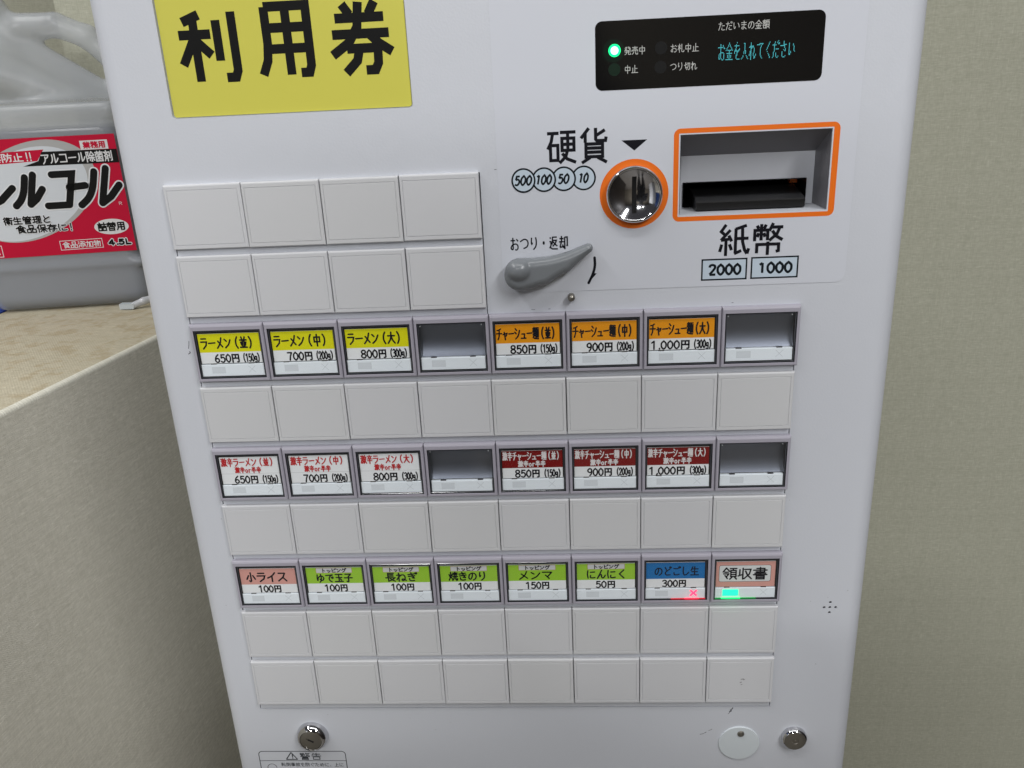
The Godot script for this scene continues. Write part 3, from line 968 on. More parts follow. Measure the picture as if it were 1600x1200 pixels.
	for q in [[Vector3(116.3, 153.2, -28.5), Vector3(186.7, 153.2, -28.5), Vector3(186.7, 153.2, -74), Vector3(116.3, 153.2, -74)],
			[Vector3(116.3, 167.0, -74), Vector3(186.7, 167.0, -74), Vector3(186.7, 167.0, -28.5), Vector3(116.3, 167.0, -28.5)],
			[Vector3(116.3, 153.2, -28.5), Vector3(116.3, 153.2, -74), Vector3(116.3, 167, -74), Vector3(116.3, 167, -28.5)],
			[Vector3(186.7, 153.2, -74), Vector3(186.7, 153.2, -28.5), Vector3(186.7, 167, -28.5), Vector3(186.7, 167, -74)],
			[Vector3(116.3, 153.2, -73), Vector3(186.7, 153.2, -73), Vector3(186.7, 167, -73), Vector3(116.3, 167, -73)]]:
		quad(st, q[0], q[1], q[2], q[3])
	put(st, "lining", M.black_plastic, mouth)
	st = begin()
	# tray that sticks out of the slot: lower lip, stepped front, sloping top
	var prof2 := [Vector2(-14.0, 153.0), Vector2(-12.6, 153.6), Vector2(-12.6, 157.6), Vector2(-13.2, 158.2), Vector2(-20.0, 160.0), Vector2(-40.0, 163.5), Vector2(-70.0, 163.5)]
	for k in prof2.size() - 1:
		var a: Vector2 = prof2[k]
		var b: Vector2 = prof2[k + 1]
		quad(st, Vector3(121.5, a.y, a.x), Vector3(182.0, a.y, a.x), Vector3(182.0, b.y, b.x), Vector3(121.5, b.y, b.x))
	for x in [121.5, 182.0]:
		for k in prof2.size() - 1:
			tri(st, Vector3(x, 153.0, -70), Vector3(x, prof2[k].y, prof2[k].x), Vector3(x, prof2[k + 1].y, prof2[k + 1].x), Vector3(signf(x - 150), 0, 0))
	put(st, "tray", mat("tray_black", srgb(13, 13, 14), 0.35), mouth)
	st = begin()
	box(st, Vector3(180.5, 163.4, -46), Vector3(184.5, 166.9, -40))
	put(st, "orange_tab", M.orange_print, mouth)
	# return lever
	st = begin()
	var lever := func(p: Vector3) -> float:
		var q := Vector3(p.x, p.y, 0)
		var d2 := smin(smin(cone_d(q, Vector3(20.6, 123.6, 0), Vector3(33, 125.2, 0), 9.0, 7.4), cone_d(q, Vector3(33, 125.2, 0), Vector3(46, 129.6, 0), 7.4, 5.0), 1.2), cone_d(q, Vector3(46, 129.6, 0), Vector3(59.6, 137.4, 0), 5.0, 2.5), 1.2)
		var h := 5.6 - 1.6 * clampf((p.x - 20.0) / 40.0, 0, 1)
		var r := 2.4 + 2.2 * clampf((p.z - 1.0) / 7.0, 0.0, 1.0)
		var w := Vector2(d2 + r, absf(p.z - 3.0) - h + r)
		var e := minf(maxf(w.x, w.y), 0.0) + Vector2(maxf(w.x, 0), maxf(w.y, 0)).length() - r
		var dm := p - Vector3(20.0, 126.6, 5.0)
		var k := Vector3(dm.x / 7.6, dm.y / 6.6, dm.z / 6.6).length()
		return smin(e, (k - 1.0) * 6.4, 0.8)
	nets(st, Vector3(9, 112, -4), Vector3(65, 142, 14), 0.7, lever)
	put(st, "return_lever", M.grey_plastic, machine)
	st = begin()
	lathe(st, Vector3(49.4, 108.4, 0), [Vector2(2.1, FACE), Vector2(2.1, 1.4), Vector2(1.8, 2.2), Vector2(1.1, 2.8), Vector2(0.0, 3.0)], 24)
	put(st, "metal_pin", M.dark_steel, machine)

func face_x(st: SurfaceTool, x: float, p: PackedVector2Array) -> void:      # a flat outline (y, z) at x, facing the middle of the note slot
	for i in range(1, p.size() - 1):
		tri(st, Vector3(x, p[0].x, p[0].y), Vector3(x, p[i].x, p[i].y), Vector3(x, p[i + 1].x, p[i + 1].y), Vector3(signf(150 - x), 0, 0))

func dish(r: float) -> float:
	return 1.3 - (sqrt(26.0 * 26.0 - r * r) - sqrt(26.0 * 26.0 - 13.5 * 13.5))       # the inlet is dished

func bulb(at: Vector3, c: Color, energy: float, parent: Node3D) -> void:
	var l := OmniLight3D.new()
	l.name = "glow"
	l.position = at * MM
	l.light_color = c
	l.light_energy = energy
	l.light_size = 0.001
	l.omni_range = 6.0
	l.omni_attenuation = 2.0
	l.shadow_enabled = true
	parent.add_child(l, true)

# ---------------------------------------------------------------- button grid
func buttons() -> void:
	var variants := []
	for v in 4:
		var st := begin()
		var j := (v - 1.5) * 0.05
		nest(st, [[-22.25, -18.3, 22.25, 18.3, FACE], [-22.25, -18.3, 22.25, 18.3, -0.5], [-22.05, -18.1, 22.05, 17.95, -0.15], [-21.7, -17.8, 21.7, 17.4, 0.0], [-20.75 + j, -16.0, 20.4 + j, 15.5, 0.0], [-20.65 + j, -15.9, 20.3 + j, 15.4, -0.32], [-20.45 + j, -15.7, 20.1 + j, 15.2, -0.32], [-20.3 + j, -15.55, 19.95 + j, 15.05, 0.03]])
		variants.append(st.commit())
	for row in [1, 2, 4, 6, 8, 9]:
		for col in (4 if row < 3 else 8):
			var at := Vector3((col - 3.5) * PITCH + rng.randf_range(-0.08, 0.08), (5 - row) * ROW + rng.randf_range(-0.1, 0.1), rng.randf_range(-0.12, 0.12))
			var o := same(variants[rng.randi() % 4], "blank_plate", M["plate_%d" % (rng.randi() % 3)], machine, at)
			o.rotation = Vector3(rng.randf_range(-0.006, 0.006), rng.randf_range(-0.006, 0.006), rng.randf_range(-0.0015, 0.0015))
			if row == 9 and col == 7:
				o.set_meta("label", "blank plate with a dark smudge")
	var st := begin()
	nest(st, [[-22.3, -18.2, 22.3, 18.2, FACE], [-22.3, -18.2, 22.3, 18.2, 0.0], [-22.1, -18.0, 22.1, 17.9, 0.5], [-21.6, -17.6, 21.6, 16.7, 1.0], [-20.5, -16.2, 20.5, 14.5, 1.0], [-20.4, -16.1, 20.4, 14.4, 0.7]], false)
	var frame := st.commit()
	st = begin()
	nest(st, [[-20.4, -16.1, 20.4, 14.4, 0.7], [-20.2, -15.9, 20.2, 14.2, -2.8]])
	var pocket := st.commit()
	st = begin()
	nest(st, [[-20.4, -16.1, 20.4, 14.4, 0.7], [-20.2, -15.9, 20.2, 14.2, -2.8]], false)
	quad(st, Vector3(-20.2, -15.9, -2.8), Vector3(20.2, -15.9, -2.8), Vector3(20.2, -7.2, -2.8), Vector3(-20.2, -7.2, -2.8))
	var shallow := st.commit()
	st = begin()
	nest(st, [[-19.5, -14.6, 19.2, -7.1, -2.7], [-19.5, -14.6, 19.2, -7.1, -0.6], [-19.3, -14.4, 19.0, -7.3, -0.4]])
	var window := st.commit()
	st = begin()
	st.set_color(lin(216, 223, 229))
	face(st, PackedVector2Array([Vector2(-13.2, -12.7), Vector2(-4.8, -12.7), Vector2(-4.8, -8.5), Vector2(-13.2, -8.5)]), -0.37)
	st.set_color(lin(204, 211, 217))
	ribbon(st, PackedVector2Array([Vector2(9.6, -8.4), Vector2(13.8, -12.6)]), 0.24, -0.37, false)
	ribbon(st, PackedVector2Array([Vector2(9.6, -12.6), Vector2(13.8, -8.4)]), 0.24, -0.355, false)
	var marks := st.commit()
	st = begin()
	nest(st, [[-20.0, -15.8, 20.0, 14.0, 0.15]])
	var cover := st.commit()
	st = begin()
	nest(st, [[-20.0, -15.8, 20.0, 14.0, -1.2], [-20.0, -15.8, 20.0, 14.0, 0.2], [-19.75, -15.55, 19.75, 13.75, 0.35], [-19.45, -15.25, 19.45, 13.4, 0.2]], false)
	var rim := st.commit()
	st = begin()
	box(st, Vector3(0, -7.05, -2.4), Vector3(3.4, -6.55, -0.7))
	var clip := st.commit()
	st = begin()
	lathe(st, Vector3.ZERO, [Vector2(0.35, -1.5), Vector2(0.35, -0.6), Vector2(0.0, -0.45)], 10)
	var peg := st.commit()
	var rim_mat := mat("cover_rim", srgb(70, 72, 78), 0.12)
	var back := begin()
	for k in 12:
		var ya := lerpf(-7.2, 14.1, k / 12.0)
		var yb := lerpf(-7.2, 14.1, (k + 1) / 12.0)
		var za := -5.2 + pow((ya - 3.45) / 10.65, 2.0) * 2.6
		var zb := -5.2 + pow((yb - 3.45) / 10.65, 2.0) * 2.6
		for side in 2:
			var x := -20.1 + side * 20.1
			for t in [[Vector3(x, ya, za), Vector3(x + 20.1, ya, za), Vector3(x + 20.1, yb, zb)], [Vector3(x, ya, za), Vector3(x + 20.1, yb, zb), Vector3(x, yb, zb)]]:
				for w in [0, 2, 1]:
					back.set_normal(Vector3(0, -(t[w].y - 3.45) * 0.046, 1).normalized())
					back.add_vertex(t[w] * MM)
	var backing := back.commit()
	var yellow := Color8(224, 222, 6)
	var orange := Color8(236, 154, 10)
	var red := Color8(124, 2, 12)
	var green := Color8(156, 204, 58)
	var pink := Color8(214, 158, 148)
	var cards := [
		[3, 0, yellow, "ラーメン（並）", 4.6, 38.3, "650円", 11.9, 27.5, "(150g)"], [3, 1, yellow, "ラーメン（中）", 4.6, 38.3, "700円", 11.9, 27.5, "(200g)"],
		[3, 2, yellow, "ラーメン（大）", 4.6, 38.3, "800円", 11.9, 27.5, "(300g)"], [3, 4, orange, "チャーシュー麺（並）", 3.9, 39.6, "850円", 11.9, 27.5, "(150g)"],
		[3, 5, orange, "チャーシュー麺（中）", 3.9, 39.6, "900円", 11.9, 27.5, "(200g)"], [3, 6, orange, "チャーシュー麺（大）", 3.9, 39.6, "1.000円", 4.6, 27.5, "(300g)"],
		[5, 0, null, "激辛ラーメン（並）", 4.4, 39.3, "650円", 11.4, 27.0, "(150g)"], [5, 1, null, "激辛ラーメン（中）", 4.4, 39.3, "700円", 11.4, 27.0, "(200g)"],
		[5, 2, null, "激辛ラーメン（大）", 4.4, 39.3, "800円", 11.4, 27.0, "(300g)"], [5, 4, red, "激辛チャーシュー麺（並）", 4.0, 40.2, "850円", 11.4, 27.0, "(150g)"],
		[5, 5, red, "激辛チャーシュー麺（中）", 4.0, 40.2, "900円", 11.4, 27.0, "(200g)"], [5, 6, red, "激辛チャーシュー麺（大）", 4.0, 40.2, "1,000円", 4.6, 27.0, "(300g)"],
		[7, 0, pink, "小ライス", 7.3, 35.4, "100円", 14.6, 30.4, ""], [7, 1, green, "ゆで玉子", 9.8, 34.6, "100円", 14.8, 30.6, ""],
		[7, 2, green, "長ねぎ", 11.6, 33.0, "100円", 14.8, 30.6, ""], [7, 3, green, "焼きのり", 8.8, 34.2, "100円", 14.8, 30.6, ""],
		[7, 4, green, "メンマ", 10.0, 32.7, "150円", 14.6, 30.4, ""], [7, 5, green, "にんにく", 9.6, 35.6, "50円", 15.6, 28.6, ""],
		[7, 6, Color8(24, 112, 178), "のどごし生", 8.7, 37.4, "300円", 13.9, 29.6, ""], [7, 7, pink, "領収書", 7.6, 36.2, "", 0, 0, ""],
	]
	var names := {3: {0: "yellow ramen card, 650 yen", 1: "yellow ramen card, 700 yen", 2: "yellow ramen card, 800 yen", 4: "orange noodle card, 850 yen", 5: "orange noodle card, 900 yen", 6: "orange noodle card, 1,000 yen"},
		5: {0: "white card with red lettering, 650 yen", 1: "white card with red lettering, 700 yen", 2: "white card with red lettering, 800 yen", 4: "dark red card, 850 yen", 5: "dark red card, 900 yen", 6: "dark red card, 1,000 yen"},
		7: {0: "pink card, 100 yen", 1: "green topping card, first", 2: "green topping card, second", 3: "green topping card, third", 4: "green topping card, 150 yen", 5: "green topping card, 50 yen", 6: "blue card, 300 yen, red cross lit", 7: "pink receipt card, green lamp lit"}}
	for row in [3, 5, 7]:
		for col in 8:
			var b := node("selection_button", machine, Vector3((col - 3.5) * PITCH + (0.8 if row == 3 else 0.4), (5 - row) * ROW, rng.randf_range(-0.1, 0.1)))
			same(frame, "frame", M.frame_plastic, b)
			var drop: float = {3: 0.35, 5: 0.6, 7: 0.85}[row]
			same(window, "lamp_window", M.lamp_window, b, Vector3(0, -drop, 0))
			same(marks, "lamp_marks", M.print, b, Vector3(0, -drop, 0))
			same(rim, "cover_rim", rim_mat, b)
			for x in [-13.5, 10.0]:
				same(clip, "clip", M.black_plastic if row != 9 else M.frame_plastic, b, Vector3(x, -drop, 0))
			var found := false
			for c in cards:
				if c[0] == row and c[1] == col:
					card(b, c, row, col, drop)
					found = true
			b.set_meta("label", "selection button with " + (names[row][col] if found else "an empty grey window"))
			same(pocket if found else shallow, "pocket", M.black_plastic, b)
			if not found:
				same(backing, "backing_plate", M.satin_backing, b)
				for x in [-18.6, 17.8]:
					same(peg, "peg", M.white_plastic, b, Vector3(x, 12.4, 0))
			same(cover, "clear_cover", M.clear_cover, b)
			if row == 7 and col == 6:
				st = begin()
				ribbon(st, PackedVector2Array([Vector2(9.6, -8.4), Vector2(13.8, -12.6)]), 1.25, -0.34, false)
				ribbon(st, PackedVector2Array([Vector2(9.6, -12.6), Vector2(13.8, -8.4)]), 1.25, -0.325, false)
				put(st, "lit_cross", M.red_glow, b).position.y = -drop * MM
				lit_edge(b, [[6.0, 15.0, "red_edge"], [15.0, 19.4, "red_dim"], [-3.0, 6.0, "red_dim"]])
				bulb(Vector3(11.0, -15.2, 1.2), Color(1.0, 0.1, 0.25), 0.00002, b)
			if row == 7 and col == 7:
				st = begin()
				slab(st, round_rect(-14.6, -13.0, -4.4, -8.2, 0.4), -0.4, -0.32)
				put(st, "lit_panel", M.green_glow, b).position.y = -drop * MM
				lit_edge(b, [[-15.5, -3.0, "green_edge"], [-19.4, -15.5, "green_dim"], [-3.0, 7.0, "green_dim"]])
				bulb(Vector3(-9.6, -15.2, 1.2), Color(0.05, 1.0, 0.5), 0.00003, b)

func lit_edge(b: Node3D, runs: Array) -> void:      # lamp light along the clear cover's lower edge, put in as glowing strips
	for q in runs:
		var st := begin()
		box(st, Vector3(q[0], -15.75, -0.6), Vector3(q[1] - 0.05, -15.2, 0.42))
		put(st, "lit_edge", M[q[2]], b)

func card(b: Node3D, c: Array, row: int, col: int, drop: float) -> void:
	var st := begin()
	var z := -0.9
	var L := -19.0
	var Rg := 18.7
	var T := 12.3
	var split := 0.6
	st.set_color(lin(236, 239, 241))
	box(st, Vector3(L, -6.4, -1.6), Vector3(Rg, T, z))
	var black := lin(12, 12, 14)
	var area := func(x0: float, y0: float, x1: float, y1: float, zz: float):
		face(st, PackedVector2Array([Vector2(x0, y0), Vector2(x1, y0), Vector2(x1, y1), Vector2(x0, y1)]), zz)
	if c[2] != null:
		st.set_color((c[2] as Color).srgb_to_linear())
		area.call(L, -6.4 if row == 7 and col == 7 else (0.2 if row == 7 else split), Rg, T, z + 0.02)
	elif row == 5:
		st.set_color(lin(196, 198, 200))
		area.call(L, 0.75, Rg, 0.95, z + 0.02)
	var zt := z + 0.05
	if row == 3:
		st.set_color(black)
		var n: bool = col > 3
		letter(st, c[3], c[4] - 22.5, c[5] - 22.5, 10.2, 2.6, 1.0 if not n else 0.85, zt)
	elif row == 5:
		st.set_color(lin(188, 30, 36) if c[2] == null else lin(226, 222, 222))
		letter(st, c[3], c[4] - 22.5, c[5] - 22.5, 11.8, 5.9, 0.72 if col < 3 else 0.62, zt)
		letter(st, "激辛or半辛", (12.7 if col < 3 else 13.5) - 22.5, (29.7 if col < 3 else 30.6) - 22.5, 5.5, 1.3, 0.62, zt)
	elif col == 0:
		st.set_color(black)
		letter(st, c[3], c[4] - 22.5, c[5] - 22.5, 9.7, 2.0, 1.1, zt)
	elif col < 6:
		st.set_color(lin(190, 110, 100))
		area.call(-12.1, 8.2, 12.1, 12.1, zt)
		st.set_color(lin(206, 208, 210))
		area.call(-11.9, 8.4, 11.9, 11.9, zt + 0.02)
		st.set_color(black)
		letter(st, "トッピング", -8.6, 8.4, 11.6, 8.6, 0.6, zt + 0.04)
		letter(st, c[3], c[4] - 22.5, c[5] - 22.5, 7.8, 0.9, 0.95, zt)
	elif col == 6:
		st.set_color(lin(12, 22, 44))
		letter(st, c[3], c[4] - 22.5, c[5] - 22.5, 9.4, 2.4, 0.85, zt)
	else:
		st.set_color(lin(92, 74, 70))
		face(st, round_rect(-17.2, -2.7, 16.0, 9.7, 1.4), zt)
		st.set_color(lin(216, 220, 220))
		face(st, round_rect(-16.95, -2.45, 15.75, 9.45, 1.2), zt + 0.02)
		st.set_color(black)
		letter(st, c[3], c[4] - 22.5, c[5] - 22.5, 8.0, -1.0, 1.0, zt + 0.04)
	st.set_color(black)
	if c[6]:
		letter(st, c[6], c[7] - 22.5, c[8] - 22.5, -0.5, -6.1, 0.95, zt)
	if c[9]:
		letter(st, c[9], 29.4 - 22.5, 40.0 - 22.5, -0.5, -6.0, 0.78, zt)
	put(st, "card", M.card_print, b).position.y = -drop * MM

# ---------------------------------------------------------------- bottom of the front
func lower_fittings() -> void:
	var st := begin()
	var lock := node("lock", machine, Vector3(-144.6, -210.8, 0))
	lathe(st, Vector3.ZERO, [Vector2(11.6, FACE), Vector2(11.6, -2.2), Vector2(11.2, 0.0), Vector2(10.3, 1.8), Vector2(9.2, 3.0), Vector2(8.4, 3.4), Vector2(8.0, 3.2), Vector2(7.8, 2.6)], 56)
	put(st, "bezel", M.chrome, lock)
	st = begin()
	lathe(st, Vector3.ZERO, [Vector2(7.8, 2.0), Vector2(7.7, 2.9), Vector2(7.4, 3.1), Vector2(0.0, 3.1)], 48)
	put(st, "cylinder", M.dark_steel, lock)
	st = begin()
	ribbon(st, PackedVector2Array([Vector2(-2.0, 1.2), Vector2(2.0, -1.2)]), 1.5, 3.14, false)
	ribbon(st, PackedVector2Array([Vector2(-2.9, 1.9), Vector2(-2.3, 1.5)]), 0.6, 3.15)
	put(st, "keyhole", M.black_plastic, lock)
	st = begin()
	var lock2 := node("lock", machine, Vector3(197.6, -213.2, 0))
	lathe(st, Vector3.ZERO, [Vector2(8.7, FACE), Vector2(8.7, 0.0), Vector2(8.2, 1.0), Vector2(7.4, 1.6)], 48)
	put(st, "bezel", M.chrome, lock2)
	st = begin()
	lathe(st, Vector3.ZERO, [Vector2(7.4, 1.6), Vector2(6.8, 1.9), Vector2(2.4, 1.9), Vector2(2.2, 1.5), Vector2(1.0, 1.5), Vector2(0.9, 1.9), Vector2(0.0, 1.9)], 40)
	put(st, "cylinder", M.dark_steel, lock2)
	st = begin()
	var cap := node("lock_cover", machine, Vector3(159.9, -218.4, 0))
	lathe(st, Vector3.ZERO, [Vector2(14.2, FACE), Vector2(14.2, -2.3), Vector2(13.9, -2.0), Vector2(0.0, -1.9)], 64)
	put(st, "disc", M.white_plastic, cap)
	st = begin()
	lathe(st, Vector3(0.9, 8.6, 0), [Vector2(2.4, -2.0), Vector2(2.3, -1.3), Vector2(1.6, -0.8), Vector2(0.0, -0.6)], 24)
	put(st, "screw", M.dark_steel, cap)
	# warning sticker, its lower part below the frame of the photograph
	st = begin()
	var z := FACE + 0.02
	st.set_color(lin(60, 62, 68))
	band(st, round_rect(-187.8, -280, -122.6, -225.6, 3.2), round_rect(-187.2, -279.4, -123.2, -226.2, 2.7), z)
	ribbon(st, PackedVector2Array([Vector2(-187.3, -234.6), Vector2(-123.1, -234.6)]), 0.45, z + 0.01, false)
	ribbon(st, PackedVector2Array([Vector2(-167.4, -233.4), Vector2(-163.2, -226.9), Vector2(-159.0, -233.4), Vector2(-167.4, -233.4)]), 0.8, z + 0.02, false)
	letter(st, "!", -164.2, -162.6, -228.6, -232.6, 0.75, z + 0.02)
	letter(st, "警告", -157.2, -140.6, -227.2, -233.6, 0.62, z + 0.02, false)
	letter(st, "転倒事故を防ぐために、上に", -172, -125, -236.2, -239.8, 0.3, z + 0.02)
	ribbon(st, circle(Vector2(-179, -241), 3.4, 24), 0.4, z + 0.02, false)
	put(st, "warning_sticker", M.print, machine)
	st = begin()
	st.set_color(lin(150, 148, 150))
	for s in [[158.4, -149.5, 1.6, 0.7], [159.8, -150.0, 1.0, 0.6], [158.0, -152.2, 0.6, 0.8], [158.4, -154.0, 0.9, 0.5]]:
		ribbon(st, PackedVector2Array([Vector2(s[0], s[1] - 12), Vector2(s[0] + s[2], s[1] - 11.7)]), s[3], 0.2)
	put(st, "smudge", M.print, machine)

# ---------------------------------------------------------------- jug of disinfectant on the ledge
func jug() -> void:
	var j := Node3D.new()
	j.name = "disinfectant_jug"
	j.position = Vector3(-0.5628, 0.0162, -0.3770)
	j.rotation.y = deg_to_rad(8.43)
	add_child(j)
	tag(j, "translucent white plastic jug of disinfectant with red label standing on the ledge", "jug")
	var shape := func(p: Vector3) -> float:
		var d := rbox_d(p, Vector3(75, 105, -62), Vector3(85, 105, 62), 16)
		d = smin(d, rbox_d(p, Vector3(75, 204, -62), Vector3(86, 9, 63), 8), 5.0)
		d = smin(d, rbox_d(p, Vector3(75, 47, -62), Vector3(86.2, 5, 63.2), 4.5), 3.0)
		d = smin(d, cone_d(p, Vector3(22, 196, -66), Vector3(24, 300, -62), 46, 30), 16.0)
		d = smin(d, cone_d(p, Vector3(52, 272, -62), Vector3(148, 210, -62), 16, 13), 14.0)
		d = smin(d, cone_d(Vector3(p.x, p.y, (p.z + 62) * 0.5), Vector3(40, 244, 0), Vector3(138, 202, 0), 30, 12), 12.0)
		d = smin(d, cone_d(p, Vector3(30, 288, -62), Vector3(98, 289, -62), 15, 12.5), 9.0)
		d = smin(d, cone_d(p, Vector3(98, 289, -62), Vector3(128, 276, -62), 12.5, 12), 3.0)
		d = smin(d, cone_d(p, Vector3(128, 276, -62), Vector3(152, 248, -62), 12, 11), 5.0)
		d = smin(d, cone_d(p, Vector3(152, 248, -62), Vector3(150, 208, -62), 11, 12), 6.0)
		return d
	var st := begin()
	nets(st, Vector3(-42, -4, -132), Vector3(170, 322, 8), 4.2, shape)
	var m := mat("jug_plastic", Color(0.78, 0.80, 0.83, 0.42), 0.27)
	m.transparency = BaseMaterial3D.TRANSPARENCY_ALPHA
	put(st, "body", m, j)
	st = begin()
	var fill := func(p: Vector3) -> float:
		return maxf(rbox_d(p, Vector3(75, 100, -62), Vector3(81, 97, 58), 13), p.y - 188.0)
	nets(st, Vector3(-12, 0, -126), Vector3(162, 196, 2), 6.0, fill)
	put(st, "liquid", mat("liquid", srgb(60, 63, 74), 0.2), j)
	st = begin()
	lathe_up(st, Vector3(24, 0, -62), [Vector2(24, 318), Vector2(24, 345), Vector2(22, 348), Vector2(0, 348)])
	put(st, "cap", M.white_plastic, j)
	# label
	st = begin()
	var z := 0.5
	var redc := lin(190, 22, 56)
	var pale := lin(206, 211, 218)
	var grey := lin(172, 172, 172)
	var black := lin(24, 22, 26)
	var rect := func(x0: float, y0: float, x1: float, y1: float, zz: float):
		face(st, PackedVector2Array([Vector2(x0, y0), Vector2(x1, y0), Vector2(x1, y1), Vector2(x0, y1)]), zz)
	st.set_color(redc)
	rect.call(-6, 60.3, 156, 180.4, z)
	st.set_color(grey)
	face(st, ellipse(Vector2(62, 127), 72, 45.5, 0.43), z + 0.03)
	st.set_color(pale)
	face(st, ellipse(Vector2(58, 124.5), 67, 42, 0.43), z + 0.06)
	st.set_color(redc)
	face(st, PackedVector2Array([Vector2(-6, 154.5), Vector2(75.5, 157.3), Vector2(84, 168.4), Vector2(-6, 166.5)]), z + 0.09)
	st.set_color(black)
	face(st, PackedVector2Array([Vector2(60.5, 152.6), Vector2(155.8, 151.8), Vector2(155.8, 165.4), Vector2(81.5, 166.2), Vector2(76.5, 157.3)]), z + 0.12)
	st.set_color(lin(218, 218, 220))
	rect.call(120.6, 165.9, 148.1, 175.0, z + 0.2)
	face(st, ellipse(Vector2(135, 86.8), 17.6, 8.1), z + 0.1)
	letter(st, "毒防止!!", 30.0, 69.5, 166.2, 157.6, 1.2, z + 0.15)
	letter(st, "アルコール除菌剤", 79.5, 150.4, 164.2, 153.6, 1.15, z + 0.2)
	letter(st, "食品添加物", 81.5, 120.5, 73.6, 66.6, 0.8, z + 0.1)
	ribbon(st, PackedVector2Array([Vector2(79.1, 65.2), Vector2(122.4, 65.6), Vector2(122.4, 75.1), Vector2(79.1, 74.7), Vector2(79.1, 65.2)]), 0.6, z + 0.08, false)
	ribbon(st, PackedVector2Array([Vector2(0, 61.8), Vector2(19.5, 61.8), Vector2(19.5, 73.5), Vector2(0, 73.5)]), 0.7, z + 0.08, false)
	letter(st, "A", 11.0, 17.0, 71.6, 64.2, 0.8, z + 0.1)
	letter(st, "R", 147.0, 150.6, 112.0, 108.6, 0.4, z + 0.1)
	for pass_ in 2:
		st.set_color(lin(222, 224, 228) if pass_ == 0 else black)
		var big := 9.8 if pass_ == 0 else 7.0
		var dz := 0.2 if pass_ == 0 else 0.45
		letter(st, "レ", 8, 42, 147, 109, big, z + dz, true, 0.28)
		letter(st, "ル", 42.5, 70.5, 147, 110, big, z + dz, true, 0.28)
		letter(st, "コ", 71.5, 99.5, 150.5, 104.5, big, z + dz, true, 0.28)
		letter(st, "ー", 94.5, 113.5, 148, 111, big, z + dz, true, 0.28)
		letter(st, "ル", 107.0, 147.5, 150.0, 106.5, big, z + dz, true, 0.28)
		letter(st, "衛生管理と", 28.0, 75.8, 102.6, 94.6, 2.6 if pass_ == 0 else 1.3, z + dz)
		letter(st, "食品保存に!", 38.6, 94.0, 93.4, 85.2, 2.6 if pass_ == 0 else 1.3, z + dz)
		letter(st, "4.5L", 128.8, 151.8, 73.4, 67.4, 3.4 if pass_ == 0 else 1.8, z + dz)
	st.set_color(black)
	letter(st, "詰替用", 121.0, 149.2, 91.4, 82.6, 1.35, z + 0.2)
	st.set_color(redc)
	letter(st, "業務用", 123.4, 145.8, 173.8, 167.2, 1.1, z + 0.25)
	var lb := put(st, "label", M.print, j)
	lb.set_meta("label", "red and white printed label of the jug")

func ellipse(c: Vector2, a: float, b: float, turn := 0.0) -> PackedVector2Array:
	var out := PackedVector2Array()
	for i in 64: out.append(c + Vector2(a * cos(TAU * i / 64), b * sin(TAU * i / 64)).rotated(turn))
	return out

func lathe_up(st: SurfaceTool, c: Vector3, prof: Array) -> void:
	for i in prof.size() - 1:
		for k in 32:
			var a := TAU * k / 32
			var b := TAU * (k + 1) / 32
			quad(st, c + Vector3(prof[i].x * sin(a), prof[i].y, prof[i].x * cos(a)), c + Vector3(prof[i].x * sin(b), prof[i].y, prof[i].x * cos(b)), c + Vector3(prof[i + 1].x * sin(b), prof[i + 1].y, prof[i + 1].x * cos(b)), c + Vector3(prof[i + 1].x * sin(a), prof[i + 1].y, prof[i + 1].x * cos(a)))

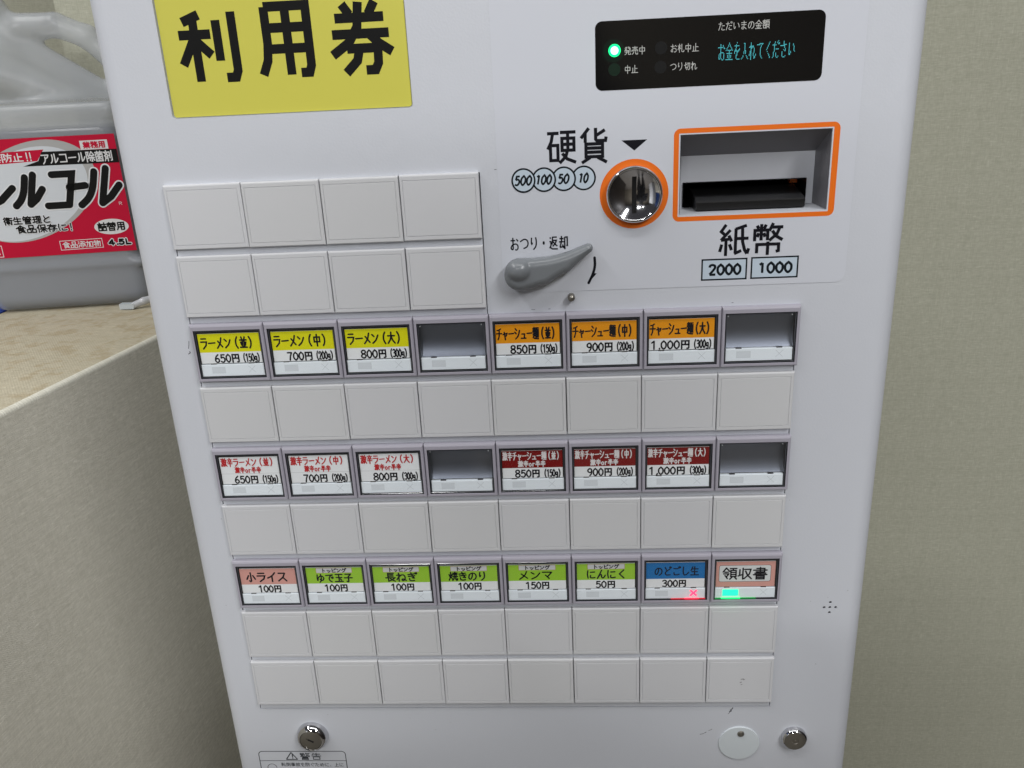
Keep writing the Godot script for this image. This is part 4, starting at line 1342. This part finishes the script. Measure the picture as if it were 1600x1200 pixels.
func small_things() -> void:
	# blue mat under the left of the jug
	var st := begin()
	slab(st, round_rect(-30, -40, 30, 40, 4), 0, 1.2)
	var o := put(st, "blue_cloth", mat("blue_cloth", srgb(30, 62, 150), 0.8), self)
	o.position = Vector3(-0.595, 0.0163, -0.405)
	o.rotation = Vector3(-PI / 2, 0, 0)
	tag(o, "small flat blue cloth under the left side of the jug", "cloth")
	# short ribbed plastic tube lying at the jug's foot beside the machine
	var t := Node3D.new()
	t.name = "ribbed_plug"
	t.position = Vector3(-0.418, 0.0165, -0.382)
	add_child(t)
	tag(t, "short white ribbed plastic plug lying between the jug and the machine", "plug")
	st = begin()
	for k in 7:
		box(st, Vector3(-11 + k * 2.2, 0.5, -4), Vector3(-9.6 + k * 2.2, 6.4, 4))
	box(st, Vector3(-10.5, 1.0, -3.4), Vector3(4.5, 5.8, 3.4))
	put(st, "ribs", M.white_plastic, t)
	st = begin()
	var bend := func(p: Vector3) -> float:
		return smin(cone_d(p, Vector3(3, 4, 0), Vector3(12, 7, -6), 3.6, 3.8), cone_d(p, Vector3(12, 7, -6), Vector3(24, 9, -18), 3.8, 3.8), 2.0)
	nets(st, Vector3(-2, -1, -24), Vector3(30, 14, 6), 1.2, bend)
	put(st, "sleeve", mat("clear_plastic", srgb(190, 192, 196), 0.15), t)

func photographer() -> void:
	# one continuous body, standing in front of the machine and holding the camera out with both hands
	var o := Node3D.new()
	o.name = "person"
	o.position = Vector3(-0.11, -1.1, 0.95)
	add_child(o)
	tag(o, "person in dark clothes standing before the machine, both arms raised to take a picture", "person")
	var body := func(p: Vector3) -> float:
		var q := Vector3(absf(p.x), p.y, p.z)
		var t := Vector3(p.x, p.y, p.z * 1.5)
		var d := cone_d(t, Vector3(0, 960, 0), Vector3(0, 1330, 0), 150, 165)
		d = smin(d, cone_d(q, Vector3(85, 920, 0), Vector3(95, 480, -10), 92, 60), 40.0)
		d = smin(d, cone_d(q, Vector3(95, 480, -10), Vector3(100, 70, 20), 58, 38), 20.0)
		d = smin(d, cone_d(q, Vector3(100, 40, 20), Vector3(110, 35, -130), 38, 34), 20.0)
		d = smin(d, cone_d(q, Vector3(175, 1385, 0), Vector3(225, 1150, -60), 58, 42), 40.0)
		d = smin(d, cone_d(p, Vector3(225, 1150, -60), Vector3(245, 1275, -300), 42, 28), 12.0)
		d = smin(d, cone_d(p, Vector3(245, 1275, -300), Vector3(228, 1300, -350), 30, 26), 10.0)
		d = smin(d, cone_d(p, Vector3(-225, 1150, -60), Vector3(70, 1265, -300), 42, 28), 12.0)
		d = smin(d, cone_d(p, Vector3(70, 1265, -300), Vector3(84, 1300, -350), 30, 26), 10.0)
		d = smin(d, cone_d(p, Vector3(0, 1400, 0), Vector3(0, 1520, -10), 60, 56), 40.0)
		d = smin(d, cone_d(p, Vector3(0, 1545, -40), Vector3(0, 1620, -20), 68, 86), 30.0)
		return d
	var st := begin()
	nets(st, Vector3(-320, -10, -400), Vector3(320, 1730, 180), 24.0, body)
	put(st, "body", mat("dark_clothes", srgb(46, 46, 50), 0.8), o)
